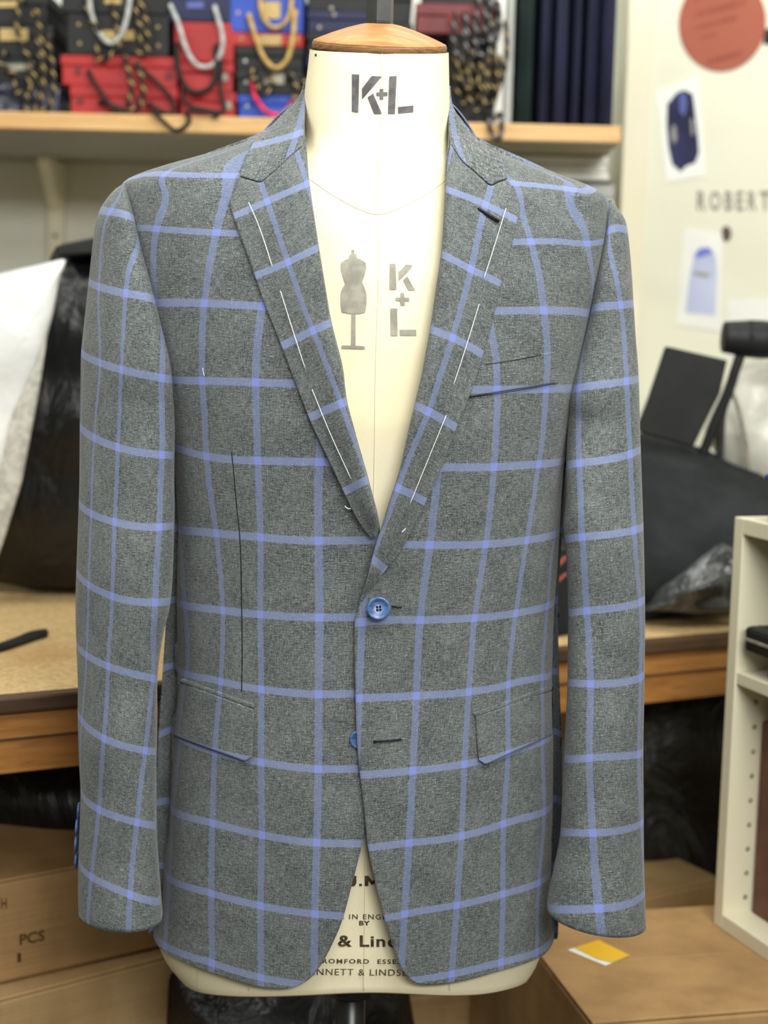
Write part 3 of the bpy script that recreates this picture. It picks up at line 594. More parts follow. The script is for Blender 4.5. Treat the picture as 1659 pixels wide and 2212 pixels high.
OUT_L = [(518, 383), (507, 412), (497, 437), (505, 470), (520, 512), (536, 555), (550, 595), (573, 660), (592, 707), (609, 751), (635, 818), (671, 911), (708, 989), (744, 1066), (773, 1123), (802, 1163)]
OUT_R = [(1096, 388), (1111, 415), (1124, 443), (1117, 480), (1108, 521), (1095, 570), (1082, 614), (1071, 665), (1058, 716), (1040, 778), (1021, 838), (988, 920), (964, 985), (940, 1042), (911, 1103), (871, 1180), (834, 1230), (809, 1262), (788, 1290)]
lapL = patch_px('lapel', OUT_L, [(655, 315), (662, 345)]+FOLD_L[4:]+[(814, 1158)], GOR_L, [(802, 1163), (814, 1158)], lap_off(0.0035, 0.007), TLL)
lapR = patch_px('lapel', OUT_R, [(973, 312), (966, 350)]+FOLD_R[4:], GOR_R, [(788, 1290), (779, 1297)], lap_off(0.0040, 0.007), TLR)
# collar leaves, joined round the back of the neck
CUL = mkuv([(0, [(547, 315), (600, 302), (645, 288)]), (1, [(520, 480), (600, 460), (660, 440)]), (-1, [(560, 200), (640, 160)])], [(0, [(650, 255), (638, 299), (625, 335)]), (-1, [(535, 290), (515, 340), (505, 390)]), (1, [(760, 255), (745, 335)])], ident, 1e-3)
CUR = mkuv([(0, [(990, 110), (1080, 150)]), (1, [(975, 440), (1080, 480)])], [(0, [(973, 225), (978, 256), (987, 319), (1000, 345)]), (1, [(1072, 300), (1100, 380)]), (-1, [(880, 256), (890, 345)])], ident, 1e-3)
coff = lambda s, t: 0.0052+0.002*s+0*t
grid_cl = patch_px('collar', [(548, 304), (537, 328), (527, 352), (518, 379)], [(660, 190), (657, 235), (656, 271), (654, 311)], [(548, 304), (567, 290), (588, 268), (606, 249), (624, 230), (640, 212), (660, 190)], [(518, 379), (540, 386), (562, 391), (579, 378), (592, 368), (621, 340), (654, 311)], coff, CUL, nr=50, nc=60)
grid_cr = patch_px('collar', [(1070, 318), (1082, 340), (1090, 362), (1096, 384)], [(971, 190), (972, 235), (971, 271), (973, 308)], [(1070, 318), (1050, 311), (1034, 305), (1007, 273), (985, 242), (977, 225), (971, 190)], [(1096, 384), (1078, 390), (1060, 397), (1041, 382), (1021, 364), (1000, 346), (973, 308)], coff, CUR, nr=50, nc=60)
aa = np.linspace(R_(95), R_(265), 60); zt_ = J.zt
def ring(z, g): p = J.P(aa, np.full(60, z)); c = p.mean(0); p[:, :2] = c[:2]+(p[:, :2]-c[:2])*g; return p
z1, z2 = float(PX(820, 215, 0)[2]), float(PX(820, 300, 0)[2])
top_ = ring(z1, 0.96); top_[:, 2] += 0.012*np.clip(-np.cos(aa), 0, 1)
top_[:, 1] = np.where(top_[:, 1] > 0, top_[:, 1]*1.6, top_[:, 1]); inn = top_.copy(); inn[:, 2] -= 0.03; inn[:, :2] *= 0.97
Pc = np.array([inn, top_*np.array([0.99, 0.99, 1]), top_]+[top_*(1-k)+ring(z2, 0.99)*k+np.array([0, 0, 0.004*math.sin(k*3.14)]) for k in np.linspace(0.15, 1, 8)])
grid('collar_back', Pc, 'cloth', jk, np.stack([np.linspace(0, 5, 60)[None]+0*Pc[..., 0], np.linspace(0.25, 0.8, len(Pc))[:, None]+0*Pc[..., 0]], -1), solid=0.0015)

# sleeves -----------------------------------------------------------
def sleeve(name, seam, inner, outer, Hh, Vv, s, cuffdark=True):
    se = resample(seam, 40); ps = J.on(se[:, 0], se[:, 1], 0.0015)
    yi0 = ps[-1, 1]; ii = resample(inner, 80); yk = np.interp(ii[:, 1], [inner[0][1], 1100, 1400, 2000], [yi0, -0.062, -0.066, -0.086]); pi = PX(ii[:, 0], ii[:, 1], yk)
    inn_ = np.vstack([ps, pi]); o_ = resample(outer, 160); yo = np.interp(o_[:, 1], [400, 600, 1100, 2000], [0.0, -0.006, -0.030, -0.058]); out = PX(o_[:, 0], o_[:, 1], yo)
    def byz(A, z):
        k = np.argsort(A[:, 2]); return np.stack([np.interp(z, A[k, 2], A[k, 0]), np.interp(z, A[k, 2], A[k, 1]), z], -1)
    t = np.linspace(0, 1, 190)**0.93; zi = inn_[0, 2]+(inn_[-1, 2]-inn_[0, 2])*t; zo = out[0, 2]+(out[-1, 2]-out[0, 2])*t
    A, B = byz(inn_, zi), byz(out, zo); nphi = 96; ph = np.linspace(0, 2*math.pi, nphi+1)[:-1][None]
    W = np.linalg.norm((A-B)[:, :2], axis=1)[:, None]; lam = (1-np.cos(ph))/2
    bf = np.minimum(0.050, 0.46*W)*(0.86+0.14*smooth(0.3, 0.8, t)[:, None]); bb = np.minimum(0.062, 0.62*W)
    P = A[:, None]*(1-lam[..., None])+B[:, None]*lam[..., None]; sn = np.sin(ph)
    P[..., 1] -= np.where(sn > 0, bf*np.abs(sn)**0.92, -bb*np.abs(sn))
    zz, xx = P[..., 2], P[..., 0]; tb = t[:, None]
    wr = 0.0016*np.sin(zz*34+xx*18+s)*smooth(.15, .5, tb)+0.0010*np.sin(zz*71-xx*40+2*s)+0.0018*np.sin(zz*17+ph*2+s)*smooth(.2, .6, tb)
    P[..., 1] -= wr*np.clip(sn, 0, 1)
    pr = proj(P[:, :nphi//2+1]); flat = pr.reshape(-1, 2); PHs, TTs = np.broadcast_arrays(ph[:, :nphi//2+1], t[:, None]); pt = np.stack([PHs, TTs], -1).reshape(-1, 2)
    def fn(q):
        out = []
        for p in q:
            d = ((flat-p)**2).sum(1); k = np.argsort(d)[:4]; w_ = 1/(d[k]+0.5); out.append((pt[k]*w_[:, None]).sum(0)/w_.sum())
        o = np.array(out); o[:, 0] *= 0.06; o[:, 1] *= 0.72; return o
    tp = mkuv(Hh, Vv, fn, 3e-3); q = np.stack(np.broadcast_arrays(ph*0.06, t[:, None]*0.72), -1)
    qf = q.copy(); qf[..., 0] = np.clip(q[..., 0], 0.1*0.06, math.pi*0.06); u = tp[0](qf)
    slope = (tp[0](np.stack([0*t+math.pi*.06, t*.72], -1))-tp[0](np.stack([0*t+math.pi*.06*0.55, t*.72], -1)))/(math.pi*.45)
    sl = float(np.median(slope)); u = u+np.clip(ph-math.pi, 0, 9)*(sl if abs(sl) < 2 else 0.5); v = tp[1](qf)
    U = np.stack([u, v], -1); o = grid(name, P, 'cloth', jk, U, closed=True, solid=0.0025)
    # seam at phi=0 shares vertices; UV jump sits on the hidden inner back
    me = o.data; bm = bmesh.new(); bm.from_mesh(me); bm.faces.ensure_lookup_table(); c = [Vector(p.mean(0)) for p in P]; bm.normal_update()
    fc = bm.faces[len(bm.faces)//2]; k = min(range(len(c)), key=lambda a: abs(c[a].z-fc.calc_center_median().z))
    if fc.normal.dot(fc.calc_center_median()-c[k]) < 0: bmesh.ops.reverse_faces(bm, faces=bm.faces[:]); bm.to_mesh(me)
    bm.free(); return o, P
SEAM_L = [(271, 398), (281, 434), (290, 471), (303, 527), (329, 624), (349, 706), (368, 787), (375, 868)]
IN_L = [(376, 880), (376, 950), (375, 1019), (375, 1138), (368, 1295), (351, 1375), (339, 1461), (338, 1564), (336, 1693), (338, 1822), (346, 1935), (350, 1985)]
OT_L = [(271, 397), (255, 406), (241, 419), (222, 445), (209, 478), (202, 527), (194, 602), (183, 706), (177, 765), (176, 830), (174, 950), (173, 1067), (168, 1209), (165, 1328), (170, 1470), (170, 1540), (173, 1640), (176, 1700), (175, 1750), (172, 1848), (171, 1920), (172, 1968)]
SHL = [(0, [(219, 452), (238, 458), (287, 471)]), (1, [(196, 610), (219, 624), (271, 632), (329, 642)]), (2, [(180, 768), (215, 784), (261, 800), (362, 816)]), (3, [(183, 934), (204, 946), (254, 967), (308, 977), (370, 984)]), (4, [(176, 1091), (199, 1100), (247, 1124), (304, 1143), (368, 1138)]),
       (5, [(171, 1242), (192, 1257), (242, 1287), (304, 1304), (365, 1299)]), (6, [(171, 1394), (187, 1411), (233, 1437), (285, 1458), (335, 1465)]), (7, [(174, 1550), (193, 1569), (225, 1592), (277, 1619), (314, 1624), (336, 1624)]), (8, [(184, 1727), (214, 1743), (258, 1767), (295, 1783), (335, 1783)]), (9, [(173, 1864), (198, 1888), (238, 1912), (280, 1936), (341, 1946)])]
SVL = [(0, [(256, 430), (238, 458), (222, 500), (214, 620), (213, 700), (216, 782), (204, 946), (197, 1100), (192, 1257), (187, 1411), (180, 1520)]), (1, [(300, 517), (284, 559), (272, 631), (261, 801), (254, 967), (247, 1124), (242, 1287), (233, 1437), (230, 1516), (225, 1592), (214, 1743), (198, 1888), (190, 1975)]),
       (2, [(352, 940), (349, 1010), (344, 1138), (335, 1295), (330, 1465), (325, 1519), (314, 1624), (295, 1783), (280, 1936), (279, 1990)])]
sL, PsL = sleeve('sleeve', SEAM_L, IN_L, OT_L, SHL, SVL, 1.0)
SEAM_R = [(1316, 433), (1312, 470), (1307, 515), (1292, 597), (1274, 687), (1253, 777), (1235, 850), (1229, 898)]
IN_R = [(1228, 909), (1224, 991), (1223, 1085), (1218, 1138), (1224, 1203), (1228, 1320), (1227, 1408), (1226, 1497), (1218, 1657), (1211, 1804), (1198, 1877), (1184, 1943), (1182, 1966)]
OT_R = [(1316, 432), (1326, 440), (1337, 455), (1352, 481), (1361, 551), (1367, 640), (1373, 732), (1379, 817), (1383, 968), (1386, 1056), (1390, 1188), (1392, 1350), (1390, 1497), (1388, 1620), (1389, 1750), (1390, 1877), (1394, 1994)]
SHR = [(0, [(1311, 502), (1334, 494), (1355, 496)]), (1, [(1281, 669), (1322, 657), (1364, 658)]), (2, [(1244, 838), (1322, 826), (1379, 814)]), (3, [(1226, 1004), (1251, 1003), (1312, 994), (1356, 985), (1381, 975)]), (4, [(1226, 1163), (1258, 1162), (1312, 1154), (1368, 1145), (1387, 1135)]),
       (5, [(1236, 1322), (1267, 1320), (1321, 1313), (1386, 1301)]), (6, [(1232, 1475), (1276, 1477), (1327, 1475), (1389, 1458)]), (7, [(1231, 1639), (1273, 1637), (1334, 1631), (1387, 1620)]), (8, [(1218, 1798), (1280, 1800), (1334, 1793), (1383, 1780)]), (9, [(1190, 1962), (1242, 1963), (1293, 1962), (1352, 1950), (1385, 1938)])]
SVR = [(1, [(1316, 530), (1325, 550), (1331, 597), (1346, 702), (1355, 853), (1362, 997), (1370, 1145), (1383, 1306)]), (0, [(1250, 838), (1249, 909), (1251, 1003), (1258, 1162), (1267, 1320), (1276, 1477), (1273, 1637), (1280, 1800), (1293, 1962), (1297, 2000)]), (1, [(1379, 1624), (1385, 1800)])]
sR, PsR = sleeve('sleeve', SEAM_R, IN_R, OT_R, SHR, SVR, 4.0)

# pockets, darts, stitching ------------------------------------------
def onj(pts, off=0.001): p = np.asarray(pts, float); return J.on(p[:, 0], p[:, 1], off+drape(J.on(p[:, 0], p[:, 1])))
def jpatch(name, TLc, TRc, BRc, BLc, off, tps, nr=30, nc=40, solid=0.0018, rnd=0, uvd=(0, 0)):
    L = resample([TLc, BLc], nr); Rr = resample([TRc, BRc], nr); T = resample([TLc, TRc], nc); B = resample([BLc, BRc], nc); G = coons(L, Rr, T, B)
    s = np.linspace(0, 1, nc)[None]+0*G[..., 0]; t = np.linspace(0, 1, nr)[:, None]+0*G[..., 0]
    if rnd:   # rounded lower corner on the inner side
        k = smooth(1-rnd, 1, s) if rnd > 0 else smooth(1+rnd, 1, 1-s); r = 14*k*k*smooth(0.7, 1, t)
        G = G.copy(); G[..., 1] -= r
    P = J.on(G[..., 0], G[..., 1]); P = J.on(G[..., 0], G[..., 1], (off(s, t) if callable(off) else off)+drape(P)); th, z = J.loc(G[..., 0], G[..., 1]); U = uv_t(tps, th, z)+np.array(uvd)
    return grid(name, P, 'cloth', jk, U, solid=solid, flip=facing(P))
fo = lambda s, t: (0.0022+0.0022*t)*smooth(-.05, .35, s)-.0015*smooth(.94, 1, 1-s)
fo2 = lambda s, t: (0.0022+0.0022*t)*smooth(-.05, .35, 1-s)-.0015*smooth(.94, 1, s)
jpatch('pocket_flap', (386, 1473), (547, 1532), (543, 1650), (372, 1588), fo, TL, rnd=0.12)
jpatch('pocket_flap', (1028, 1549), (1194, 1490), (1196, 1585), (1036, 1658), fo2, TR_, rnd=-0.12)
jpatch('pocket_welt', (392, 1466), (549, 1522), (548, 1531), (388, 1474), 0.0016, TL, 4, 40)
jpatch('pocket_welt', (1021, 1541), (1194, 1480), (1195, 1490), (1027, 1549), 0.0016, TR_, 4, 40)
jpatch('breast_welt', (1040, 788), (1208, 757), (1205, 827), (1014, 857), lambda s, t: (0.0006+0.0016*np.sin(np.clip(t, 0, 1)*2.6))*smooth(0, .3, 1-s)-.0012*smooth(.93, 1, s), TR_, 20, 40)
def jline(name, pts, r, mat, off=0.0008, n=40): return tube(name, onj(resample(pts, n), off), r, mat, jk, 6, n)
jline('dart', [(500, 976), (505, 1020), (510, 1082), (518, 1160), (521, 1245), (523, 1400), (522, 1494)], 0.0005, 'hole', 0.0002)
jline('pocket_stitch', [(1014, 858), (1111, 845), (1205, 828)], 0.0003, 'hole', 0.0016)
jline('pocket_stitch', [(1048, 787), (1120, 776), (1170, 766)], 0.0003, 'hole', 0.0016)
for pts in ([(537, 437), (556, 480), (572, 525), (588, 575)], [(606, 629), (632, 712), (659, 795)], [(674, 841), (714, 938), (758, 1034)]): tube('basting_thread', onj(resample(pts, 20), 0.0105), 0.00038, 'thread', jk, 6, 20)
for pts in ([(1093, 450), (1070, 525), (1046, 600)], [(1035, 657), (1008, 745), (980, 831)], [(964, 897), (925, 992), (885, 1090)]): tube('basting_thread', onj(resample(pts, 20), 0.0110), 0.00038, 'thread', jk, 6, 20)
jline('loose_thread', [(745, 1093), (750, 1098), (758, 1099)], 0.0005, 'thread', 0.002, 8); jline('loose_thread', [(438, 795), (439, 804), (441, 812)], 0.0003, 'thread', 0.002, 8)
jline('loose_thread', [(868, 1150), (873, 1145), (876, 1142)], 0.0005, 'thread', 0.012, 6)
def bhole(pts, w, off, par):
    tube('buttonhole', onj(resample(pts, 16), off), [w*0.8, w, w, w*0.7], 'dark_thread', par, 8, 16); tube('slit', onj(resample(pts, 16), off+w*0.7), w*0.35, 'hole', par, 6, 12)
bhole([(1031, 450), (1055, 464), (1079, 478)], 0.0020, 0.0095, jk)
bhole([(846, 1309), (856, 1311), (868, 1312)], 0.0011, 0.0004, jk); bhole([(808, 1602), (838, 1600), (868, 1597)], 0.0013, 0.0004, jk)
lathe('buttonhole_eye', [(0, 0), (.0016, 0), (.0016, .0006), (0, .0008)], 'hole', jk, 12, mtx=Matrix.Translation(Vector(onj([(810, 1602)], 0.0022)[0])) @ Matrix.Rotation(R_(90), 4, 'X'))
def button(name, c, nrm, r, parent=jk, holes=True):
    nrm = Vector(nrm).normalized(); q = nrm.to_track_quat('Z', 'Y').to_matrix().to_4x4(); mt = Matrix.Translation(Vector(c)) @ q
    k = r/0.0115; prof = [(0, -.0012), (.008, -.0012), (.0105, -.0002), (.0115, .0012), (.0112, .0024), (.0100, .0029), (.0088, .0025), (.0078, .0014), (.006, .0010), (0, .0009)]
    b = lathe(name, [(a*k, z*k) for a, z in prof], 'button', parent, 48, mtx=mt)
    if holes:
        for i in range(4):
            a = math.pi/4+i*math.pi/2+0.1; m2 = mt @ Matrix.Translation((0.0019*math.cos(a)*k*1.1, 0.0019*math.sin(a)*k*1.1, 0.0008*k))
            lathe('hole', [(0, 0), (.0012*k, 0), (.0012*k, .0004*k), (0, .00045*k)], 'hole', b, 12, mtx=m2)
    return b
th, z = J.loc(np.array([818.0]), np.array([1314.0])); nb = J.N(th, z)[0]
button('button', J.on(np.array([818.0]), np.array([1314.0]), 0.0065)[0], nb+np.array([0, 0, 0.15]), 0.0116)
button('button', J.on(np.array([776.0]), np.array([1597.0]), -0.0046)[0], nb, 0.0096)
for yy, xo in ((1751, 172), (1787, 168), (1824, 166), (1859, 166)):
    c = PX(xo, yy, -0.046); button('cuff_button', c, (-1, -0.10, 0.05), 0.0088)
# ------------------------------------------------------------------ the room
def struct(o): o['kind'] = 'structure'; return o
struct(box('floor', -3, 3, -3.2, 2.0, -0.06, 0, 'floor', bev=0)); struct(box('ceiling', -3, 3, -3.2, 2.0, 2.75, 2.82, 'ceil', bev=0))
YW, YP = 1.62, 1.45
xcor = float(PX(1347, 400, YP)[0])
struct(box('wall_back', -3, 3, YW, YW+0.1, 0, 2.75, 'wall_alcove', bev=0)); struct(box('wall_left', -3.1, -3.0, -3.2, 2.0, 0, 2.75, 'wall', bev=0)); struct(box('wall_right', 3.0, 3.1, -3.2, 2.0, 0, 2.75, 'wall', bev=0))
struct(box('wall_front', xcor, 3, YP, YW, 0, 2.75, 'wall', bev=0))
xa, xb = float(PX(1347, 300, YP-0.012)[0]), float(PX(1400, 300, YP-0.012)[0])
struct(box('trim_1', xa, xb, YP-0.012, YP, 0, 2.75, 'trim', bev=0.002))
# shelf in the alcove
YS = 1.05
c1, c2 = PX(0, 269, YS), PX(1342, 282, YS); sht = float(PX(600, 255, YS)[2]); shb = float(PX(600, 291, YS)[2]); xr = float(c2[0])
shelf = thing('wall_shelf', 'pine shelf board in the alcove carrying gift boxes and folders', 'shelf', (-0.2, YS, shb))
box('board', -1.25, xr, YS+.022, YW-0.002, shb+.001, sht, 'underboard', shelf, 0.001); box('lipping', -1.25, xr, YS, YS+.022, shb, sht+.0005, 'pine', shelf, 0.002)
for xp in (98, 700, 1290):
    px_ = PX(xp, 320, 1.50); up = adopt(box('upright', px_[0]-.016, px_[0]+.016, YW-0.03, YW-0.001, 0.95, shb-0.002, 'trim', None, .002), shelf)
    br = prism('bracket', [(px_[0]-.011, YW-0.03, shb-.001), (px_[0]-.011, YW-.14, shb-.001), (px_[0]-.011, YW-.14, shb-.012), (px_[0]-.011, YW-0.03, shb-.10)], (.022, 0, 0), 'trim', shelf)
    for dz in (.05, .09): lathe('screw', [(0, 0), (.004, 0), (.004, .002), (0, .003)], 'metal', br, 10, mtx=Matrix.Translation((px_[0], YW-0.031, shb-.10-dz)) @ Matrix.Rotation(R_(90), 4, 'X'))
def base_on(o): return o
def giftbox(name, x0, y0, x1, y1, Y, depth, mat, label, cat='box', group=None, lid=0.0, ztop=None, zbase=None):
    xc = (x0+x1)/2; a, b = PX(x0, (y0+y1)/2, Y), PX(x1, (y0+y1)/2, Y); z1 = float(PX(xc, y0, Y)[2]) if ztop is None else ztop; z0 = float(PX(xc, y1, Y)[2]) if zbase is None else zbase
    t = thing(name, label, cat, (float(a[0]+b[0])/2, Y+depth/2, z0), group)
    if lid: 
        zl = z1-(z1-z0)*lid; box('tray', a[0]+.002, b[0]-.002, Y+.002, Y+depth-.002, z0, zl, mat, t, .002); box('lid', a[0], b[0], Y, Y+depth, zl, z1, mat, t, .002)
    else: box('carton', a[0], b[0], Y, Y+depth, z0, z1, mat, t, .003)
    t['z1'] = z1; return t
def flat(name, poly, Y, mat, parent, d=0.0012):
    p = [PX(x, y, Y) for x, y in poly]; return prism(name, p, (0, -d, 0), mat, parent)
def rect(x0, y0, x1, y1): return [(x0, y0), (x1, y0), (x1, y1), (x0, y1)]
def rivet(x, y, Y, parent, r=.0032, mat='gold'):
    p = PX(x, y, Y); return lathe('rivet', [(0, 0), (r, 0), (r*.9, .0012), (0, .0022)], mat, parent, 14, mtx=Matrix.Translation(Vector(p)) @ Matrix.Rotation(R_(90), 4, 'X'))
YB = 1.10
# stacks rest box on box: (x0, y_top, x1, mat, label, lid)
def stack(x0, x1, rows, Y, depth, group, ybase=None):
    out = []; z = sht
    for ytop, mat, label, lid, dx0, dx1 in rows:
        t = giftbox('gift_box', x0+dx0, ytop, x1+dx1, 0, Y, depth, mat, label, 'box', group, lid, None, z); z = t['z1']; out.append(t)
    return out
A_ = stack(-60, 128, [(178, 'navy_gloss', 'navy gift box in crinkled clear film at bottom of the leftmost shelf stack', 0, 0, 0), (122, 'black', 'black gift box above the film-wrapped navy box in leftmost stack', .4, 0, -8), (52, 'black', 'black gift box with pale lettering in middle of the leftmost stack', .4, 0, -14), (-20, 'black', 'topmost visible black box of the leftmost shelf stack', .4, 0, -26)], YB, 0.25, 'boxes in the leftmost shelf stack')
flat('printed_label', rect(0, 62, 60, 88), YB, 'gold', A_[2]); flat('printed_label', rect(4, 138, 62, 152), YB, 'ink', A_[1]); flat('printed_label', rect(-5, 2, 40, 16), YB, 'gold', A_[3])
for q in ((72, 30), (78, 78)): rivet(q[0], q[1], YB, A_[2 if q[1] > 52 else 3])
B_ = stack(150, 385, [(186, 'red', 'red gift box resting on the shelf board left of the black cords', .35, 0, 0), (121, 'red', 'red gift box second from the shelf board, under a black riveted box', .35, -20, 0), (30, 'black', 'black gift box with four brass rivets above the red boxes', 0, -6, -20), (-30, 'black', 'black gift box at the top edge above the riveted black box', 0, -18, -14)], YB, 0.25, 'boxes in the second shelf stack')
flat('printed_label', rect(220, 66, 290, 86), YB, 'gold', B_[2]); flat('printed_label', rect(226, -2, 262, 8), YB, 'gold', B_[3])
for q in ((170, 53), (172, 94), (341, 59), (342, 99)): rivet(q[0], q[1], YB, B_[2])
for q, b in (((172, 216), 0), ((364, 162), 1), ((298, 216), 0), ((168, 152), 1)): flat('printed_mark', rect(q[0]-7, q[1]-8, q[0]+7, q[1]+8), YB, 'maroon', B_[b])
C_ = stack(388, 512, [(199, 'red', 'red gift box on the shelf board behind the hanging black cord loop', .35, 0, 0), (135, 'red', 'red gift box above the lowest one under the grey rope handle', .35, -2, -6), (48, 'red', 'tall red gift box behind the grey rope handle', 0, -12, -6), (-30, 'navy', 'navy gift bag box above the tall red box with a pale printed line', 0, -28, -12)], YB, 0.25, 'boxes in the third shelf stack')
for q, b in (((484, 167), 1), ((492, 228), 0)): flat('printed_mark', rect(q[0]-8, q[1]-8, q[0]+8, q[1]+8), YB, 'ink', C_[b])
flat('printed_label', rect(404, 4, 440, 18), YB, 'suit_light', C_[3])
D_ = stack(515, 655, [(206, 'blue', 'small blue gift box on the shelf board beside the jacket collar', .35, 0, 0), (150, 'black', 'black gift box above the small blue box', .4, -4, 0), (101, 'black', 'black gift box just under the narrow red box', .4, -6, 2), (71, 'red', 'narrow red gift box with gold band under the blue bag', 0, -15, 0), (-30, 'blue', 'blue gift bag with gold rope handles at the top edge', 0, -18, 0)], YB, 0.25, 'boxes in the fourth shelf stack')
flat('gold_band', rect(560, 76, 608, 98), YB, 'gold', D_[3]); flat('printed_label', rect(562, 4, 606, 40), YB, 'gold', D_[4]); flat('printed_label', rect(570, 160, 614, 182), YB, 'ink', D_[1])
for q, b in (((514, 28), 4), ((641, 28), 4), ((522, 84), 3), ((642, 84), 3), ((530, 132), 2), ((532, 178), 1), ((534, 230), 0), ((640, 176), 1)): rivet(q[0], q[1], YB, D_[b], .0035, 'gold' if b > 2 else 'grey')
E_ = stack(662, 812, [(190, 'black', 'black gift box on the shelf board directly behind the form neck', .4, 0, 0), (120, 'navy', 'dark navy gift box stacked behind the form neck', .4, 0, 0), (70, 'black', 'black gift box level with the neck cap, left side', .4, 0, 0), (24, 'navy', 'dark navy gift box just left of the black spigot', .4, 0, 0), (-30, 'black', 'black gift box at the top edge left of the spigot', .4, 0, 0)], YB+.02, 0.25, 'boxes behind the dress form neck')
for q, b in (((716, 18), 4), ((722, 32), 3), ((690, 60), 3)): rivet(q[0], q[1], YB+.02, E_[b], .0035, 'ink')
F_ = stack(816, 972, [(190, 'black', 'black gift box on the shelf board behind the right side of the neck', .4, 0, 0), (110, 'black', 'black gift box stacked behind the right side of the neck', .4, 0, 0), (50, 'black', 'black gift box level with the neck cap, right side', .4, 0, -80), (-30, 'black', 'black gift box at the top edge right of the spigot', .4, 0, -80)], YB+.03, 0.25, 'boxes behind the dress form neck')
G_ = stack(972, 1098, [(178, 'black', 'black gift bag on the shelf board under a tangle of flecked rope', 0, 0, -26), (74, 'black', 'black gift bag behind the flecked rope tangle below the maroon box', 0, 0, -26), (8, 'maroon', 'maroon gift box above the tangle of flecked rope handles', .4, -74, -24), (-30, 'black', 'black gift box on top of the maroon box', .4, -60, -30)], YB, 0.25, 'boxes in the stack right of the neck')
flat('printed_mark', rect(970, 32, 990, 48), YB, 'orange_ink', G_[2]); flat('printed_mark', rect(1048, 34, 1072, 52), YB, 'orange_ink', G_[2])
# rope handles hang from the stacks in front of them
def rope(label, pts, r, mat, grp, Y=YB-.012, wob=0.006, n=None, nm='rope_handle', cat='rope'):
    rs = np.random.RandomState(int(abs(pts[0][0]*7+pts[0][1]*3)) % 9999); q = resample(pts, n or 40); dy = np.sin(np.linspace(0, 5, len(q))+rs.rand()*6)*wob
    ends = np.minimum(np.arange(len(q)), np.arange(len(q))[::-1])/len(q)
    Yv = Y-np.abs(dy)-0.006*smooth(0, .3, ends)+0.0; P = PX(q[:, 0], q[:, 1], Yv); P[0, 1] = P[-1, 1] = YB-.001
    return tag(tube(nm, P, r, mat, None, 8, len(q), turns=42), label, cat, grp)
GR = 'rope handles of the gift bags'
rope('pale grey rope handle in a U over the riveted black box', [(192, -20), (197, 30), (215, 72), (240, 94), (262, 74), (276, 30), (282, -20)], .0042, 'rope_grey', GR)
rope('pale grey rope handle in a U over the tall red box', [(366, 8), (385, 50), (402, 105), (425, 140), (455, 143), (477, 115), (480, 75), (462, 10)], .0042, 'rope_grey', GR)
rope('thick gold rope handle hanging lowest below the blue bag', [(536, 28), (552, 80), (570, 125), (597, 148), (622, 125), (634, 70), (636, 20)], .0044, 'rope_gold', GR)
rope('shorter gold rope handle across the label of the blue bag', [(560, -20), (566, 30), (585, 58), (608, 56), (626, 30), (632, -20)], .0040, 'rope_gold', GR, YB-.006)
rope('pink rope handle over the small blue box', [(544, 178), (552, 210), (575, 240), (605, 248), (630, 225), (638, 205)], .0040, 'rope_pink', GR)
rope('black cord handle in a U on the tall red box', [(380, 92), (385, 150), (402, 190), (430, 200), (458, 185), (468, 150), (466, 96)], .0048, 'rope_black', GR)
rope('black cord handle slanting down left across both red boxes', [(188, 152), (215, 196), (250, 240), (285, 248), (262, 236), (212, 218)], .0042, 'rope_black', GR)
rope('black cord handle slanting down right over the red boxes', [(300, 145), (340, 180), (372, 218), (372, 246), (345, 240), (318, 222)], .0042, 'rope_black', GR)
rope('black cord loop hanging over the edge of the shelf board', [(330, 238), (348, 258), (378, 282), (402, 272), (410, 256), (400, 243), (440, 240), (470, 250)], .0042, 'rope_black', GR, YS-.012, 0.002)
rope('black cord trailing down the right of the lowest red box', [(478, 130), (476, 190), (484, 240), (440, 236), (400, 222), (398, 180)], .0036, 'rope_black', GR)
rs = np.random.RandomState(3)
for k, (xs, ys, mt, lb) in enumerate([((45, 60), (-10, 240), 0, 'gold-flecked black rope straight down the leftmost stack, left strand'), ((78, 82), (60, 236), 0, 'gold-flecked black rope straight down the leftmost stack, right strand'), ((8, 40), (110, 200), 0, 'gold-flecked rope loop low on the leftmost stack near the picture edge'),
        ((184, 222), (-10, 128), 0, 'gold-flecked rope left of the grey U handle'), ((302, 285), (-10, 118), 0, 'gold-flecked rope right of the grey U handle'), ((270, 276), (120, 236), 0, 'gold-flecked rope hanging down over the two red boxes'),
        ((548, 556), (150, 200), 0, 'gold-flecked rope on the black box above the pink handle'), ((628, 632), (160, 215), 0, 'gold-flecked rope next to the jacket collar on the left')]):
    xm = (xs[0]+xs[1])/2; h = ys[1]-ys[0]
    rope(lb, [(xs[0], ys[0]), (xs[0]+(8 if k % 2 else -8), ys[0]+h*.3), (xm+12, ys[0]+h*.6), (xm+4, ys[1]-8), (xm+22, ys[1]), (xs[1]+34, ys[1]-h*.22), (xs[1]+30, ys[0]+h*.4), (xs[1]+18, ys[0]+h*.1)], .0042, 'rope_fleck', GR)
for k in range(17):
    x0 = 982+rs.rand()*90; y0 = (-14 if k < 7 else 70)+rs.rand()*70; hh = 70+rs.rand()*70; wdt = 16+rs.rand()*30; m_ = 'rope_fleckg' if k < 6 else 'rope_fleck'
    x1 = min(x0+wdt, 1096); y1 = min(y0+hh, 248)
    o = rope('flecked black rope handle in the tangle right of the form neck', [(x0, y0), (x0-5, y0+(y1-y0)*.6), ((x0+x1)/2, y1), (x1, y0+(y1-y0)*.6), (x1-4, y0+4)], .0036, m_, 'flecked ropes in the tangle right of the neck', YB-.012-rs.rand()*.03, .008, 26)
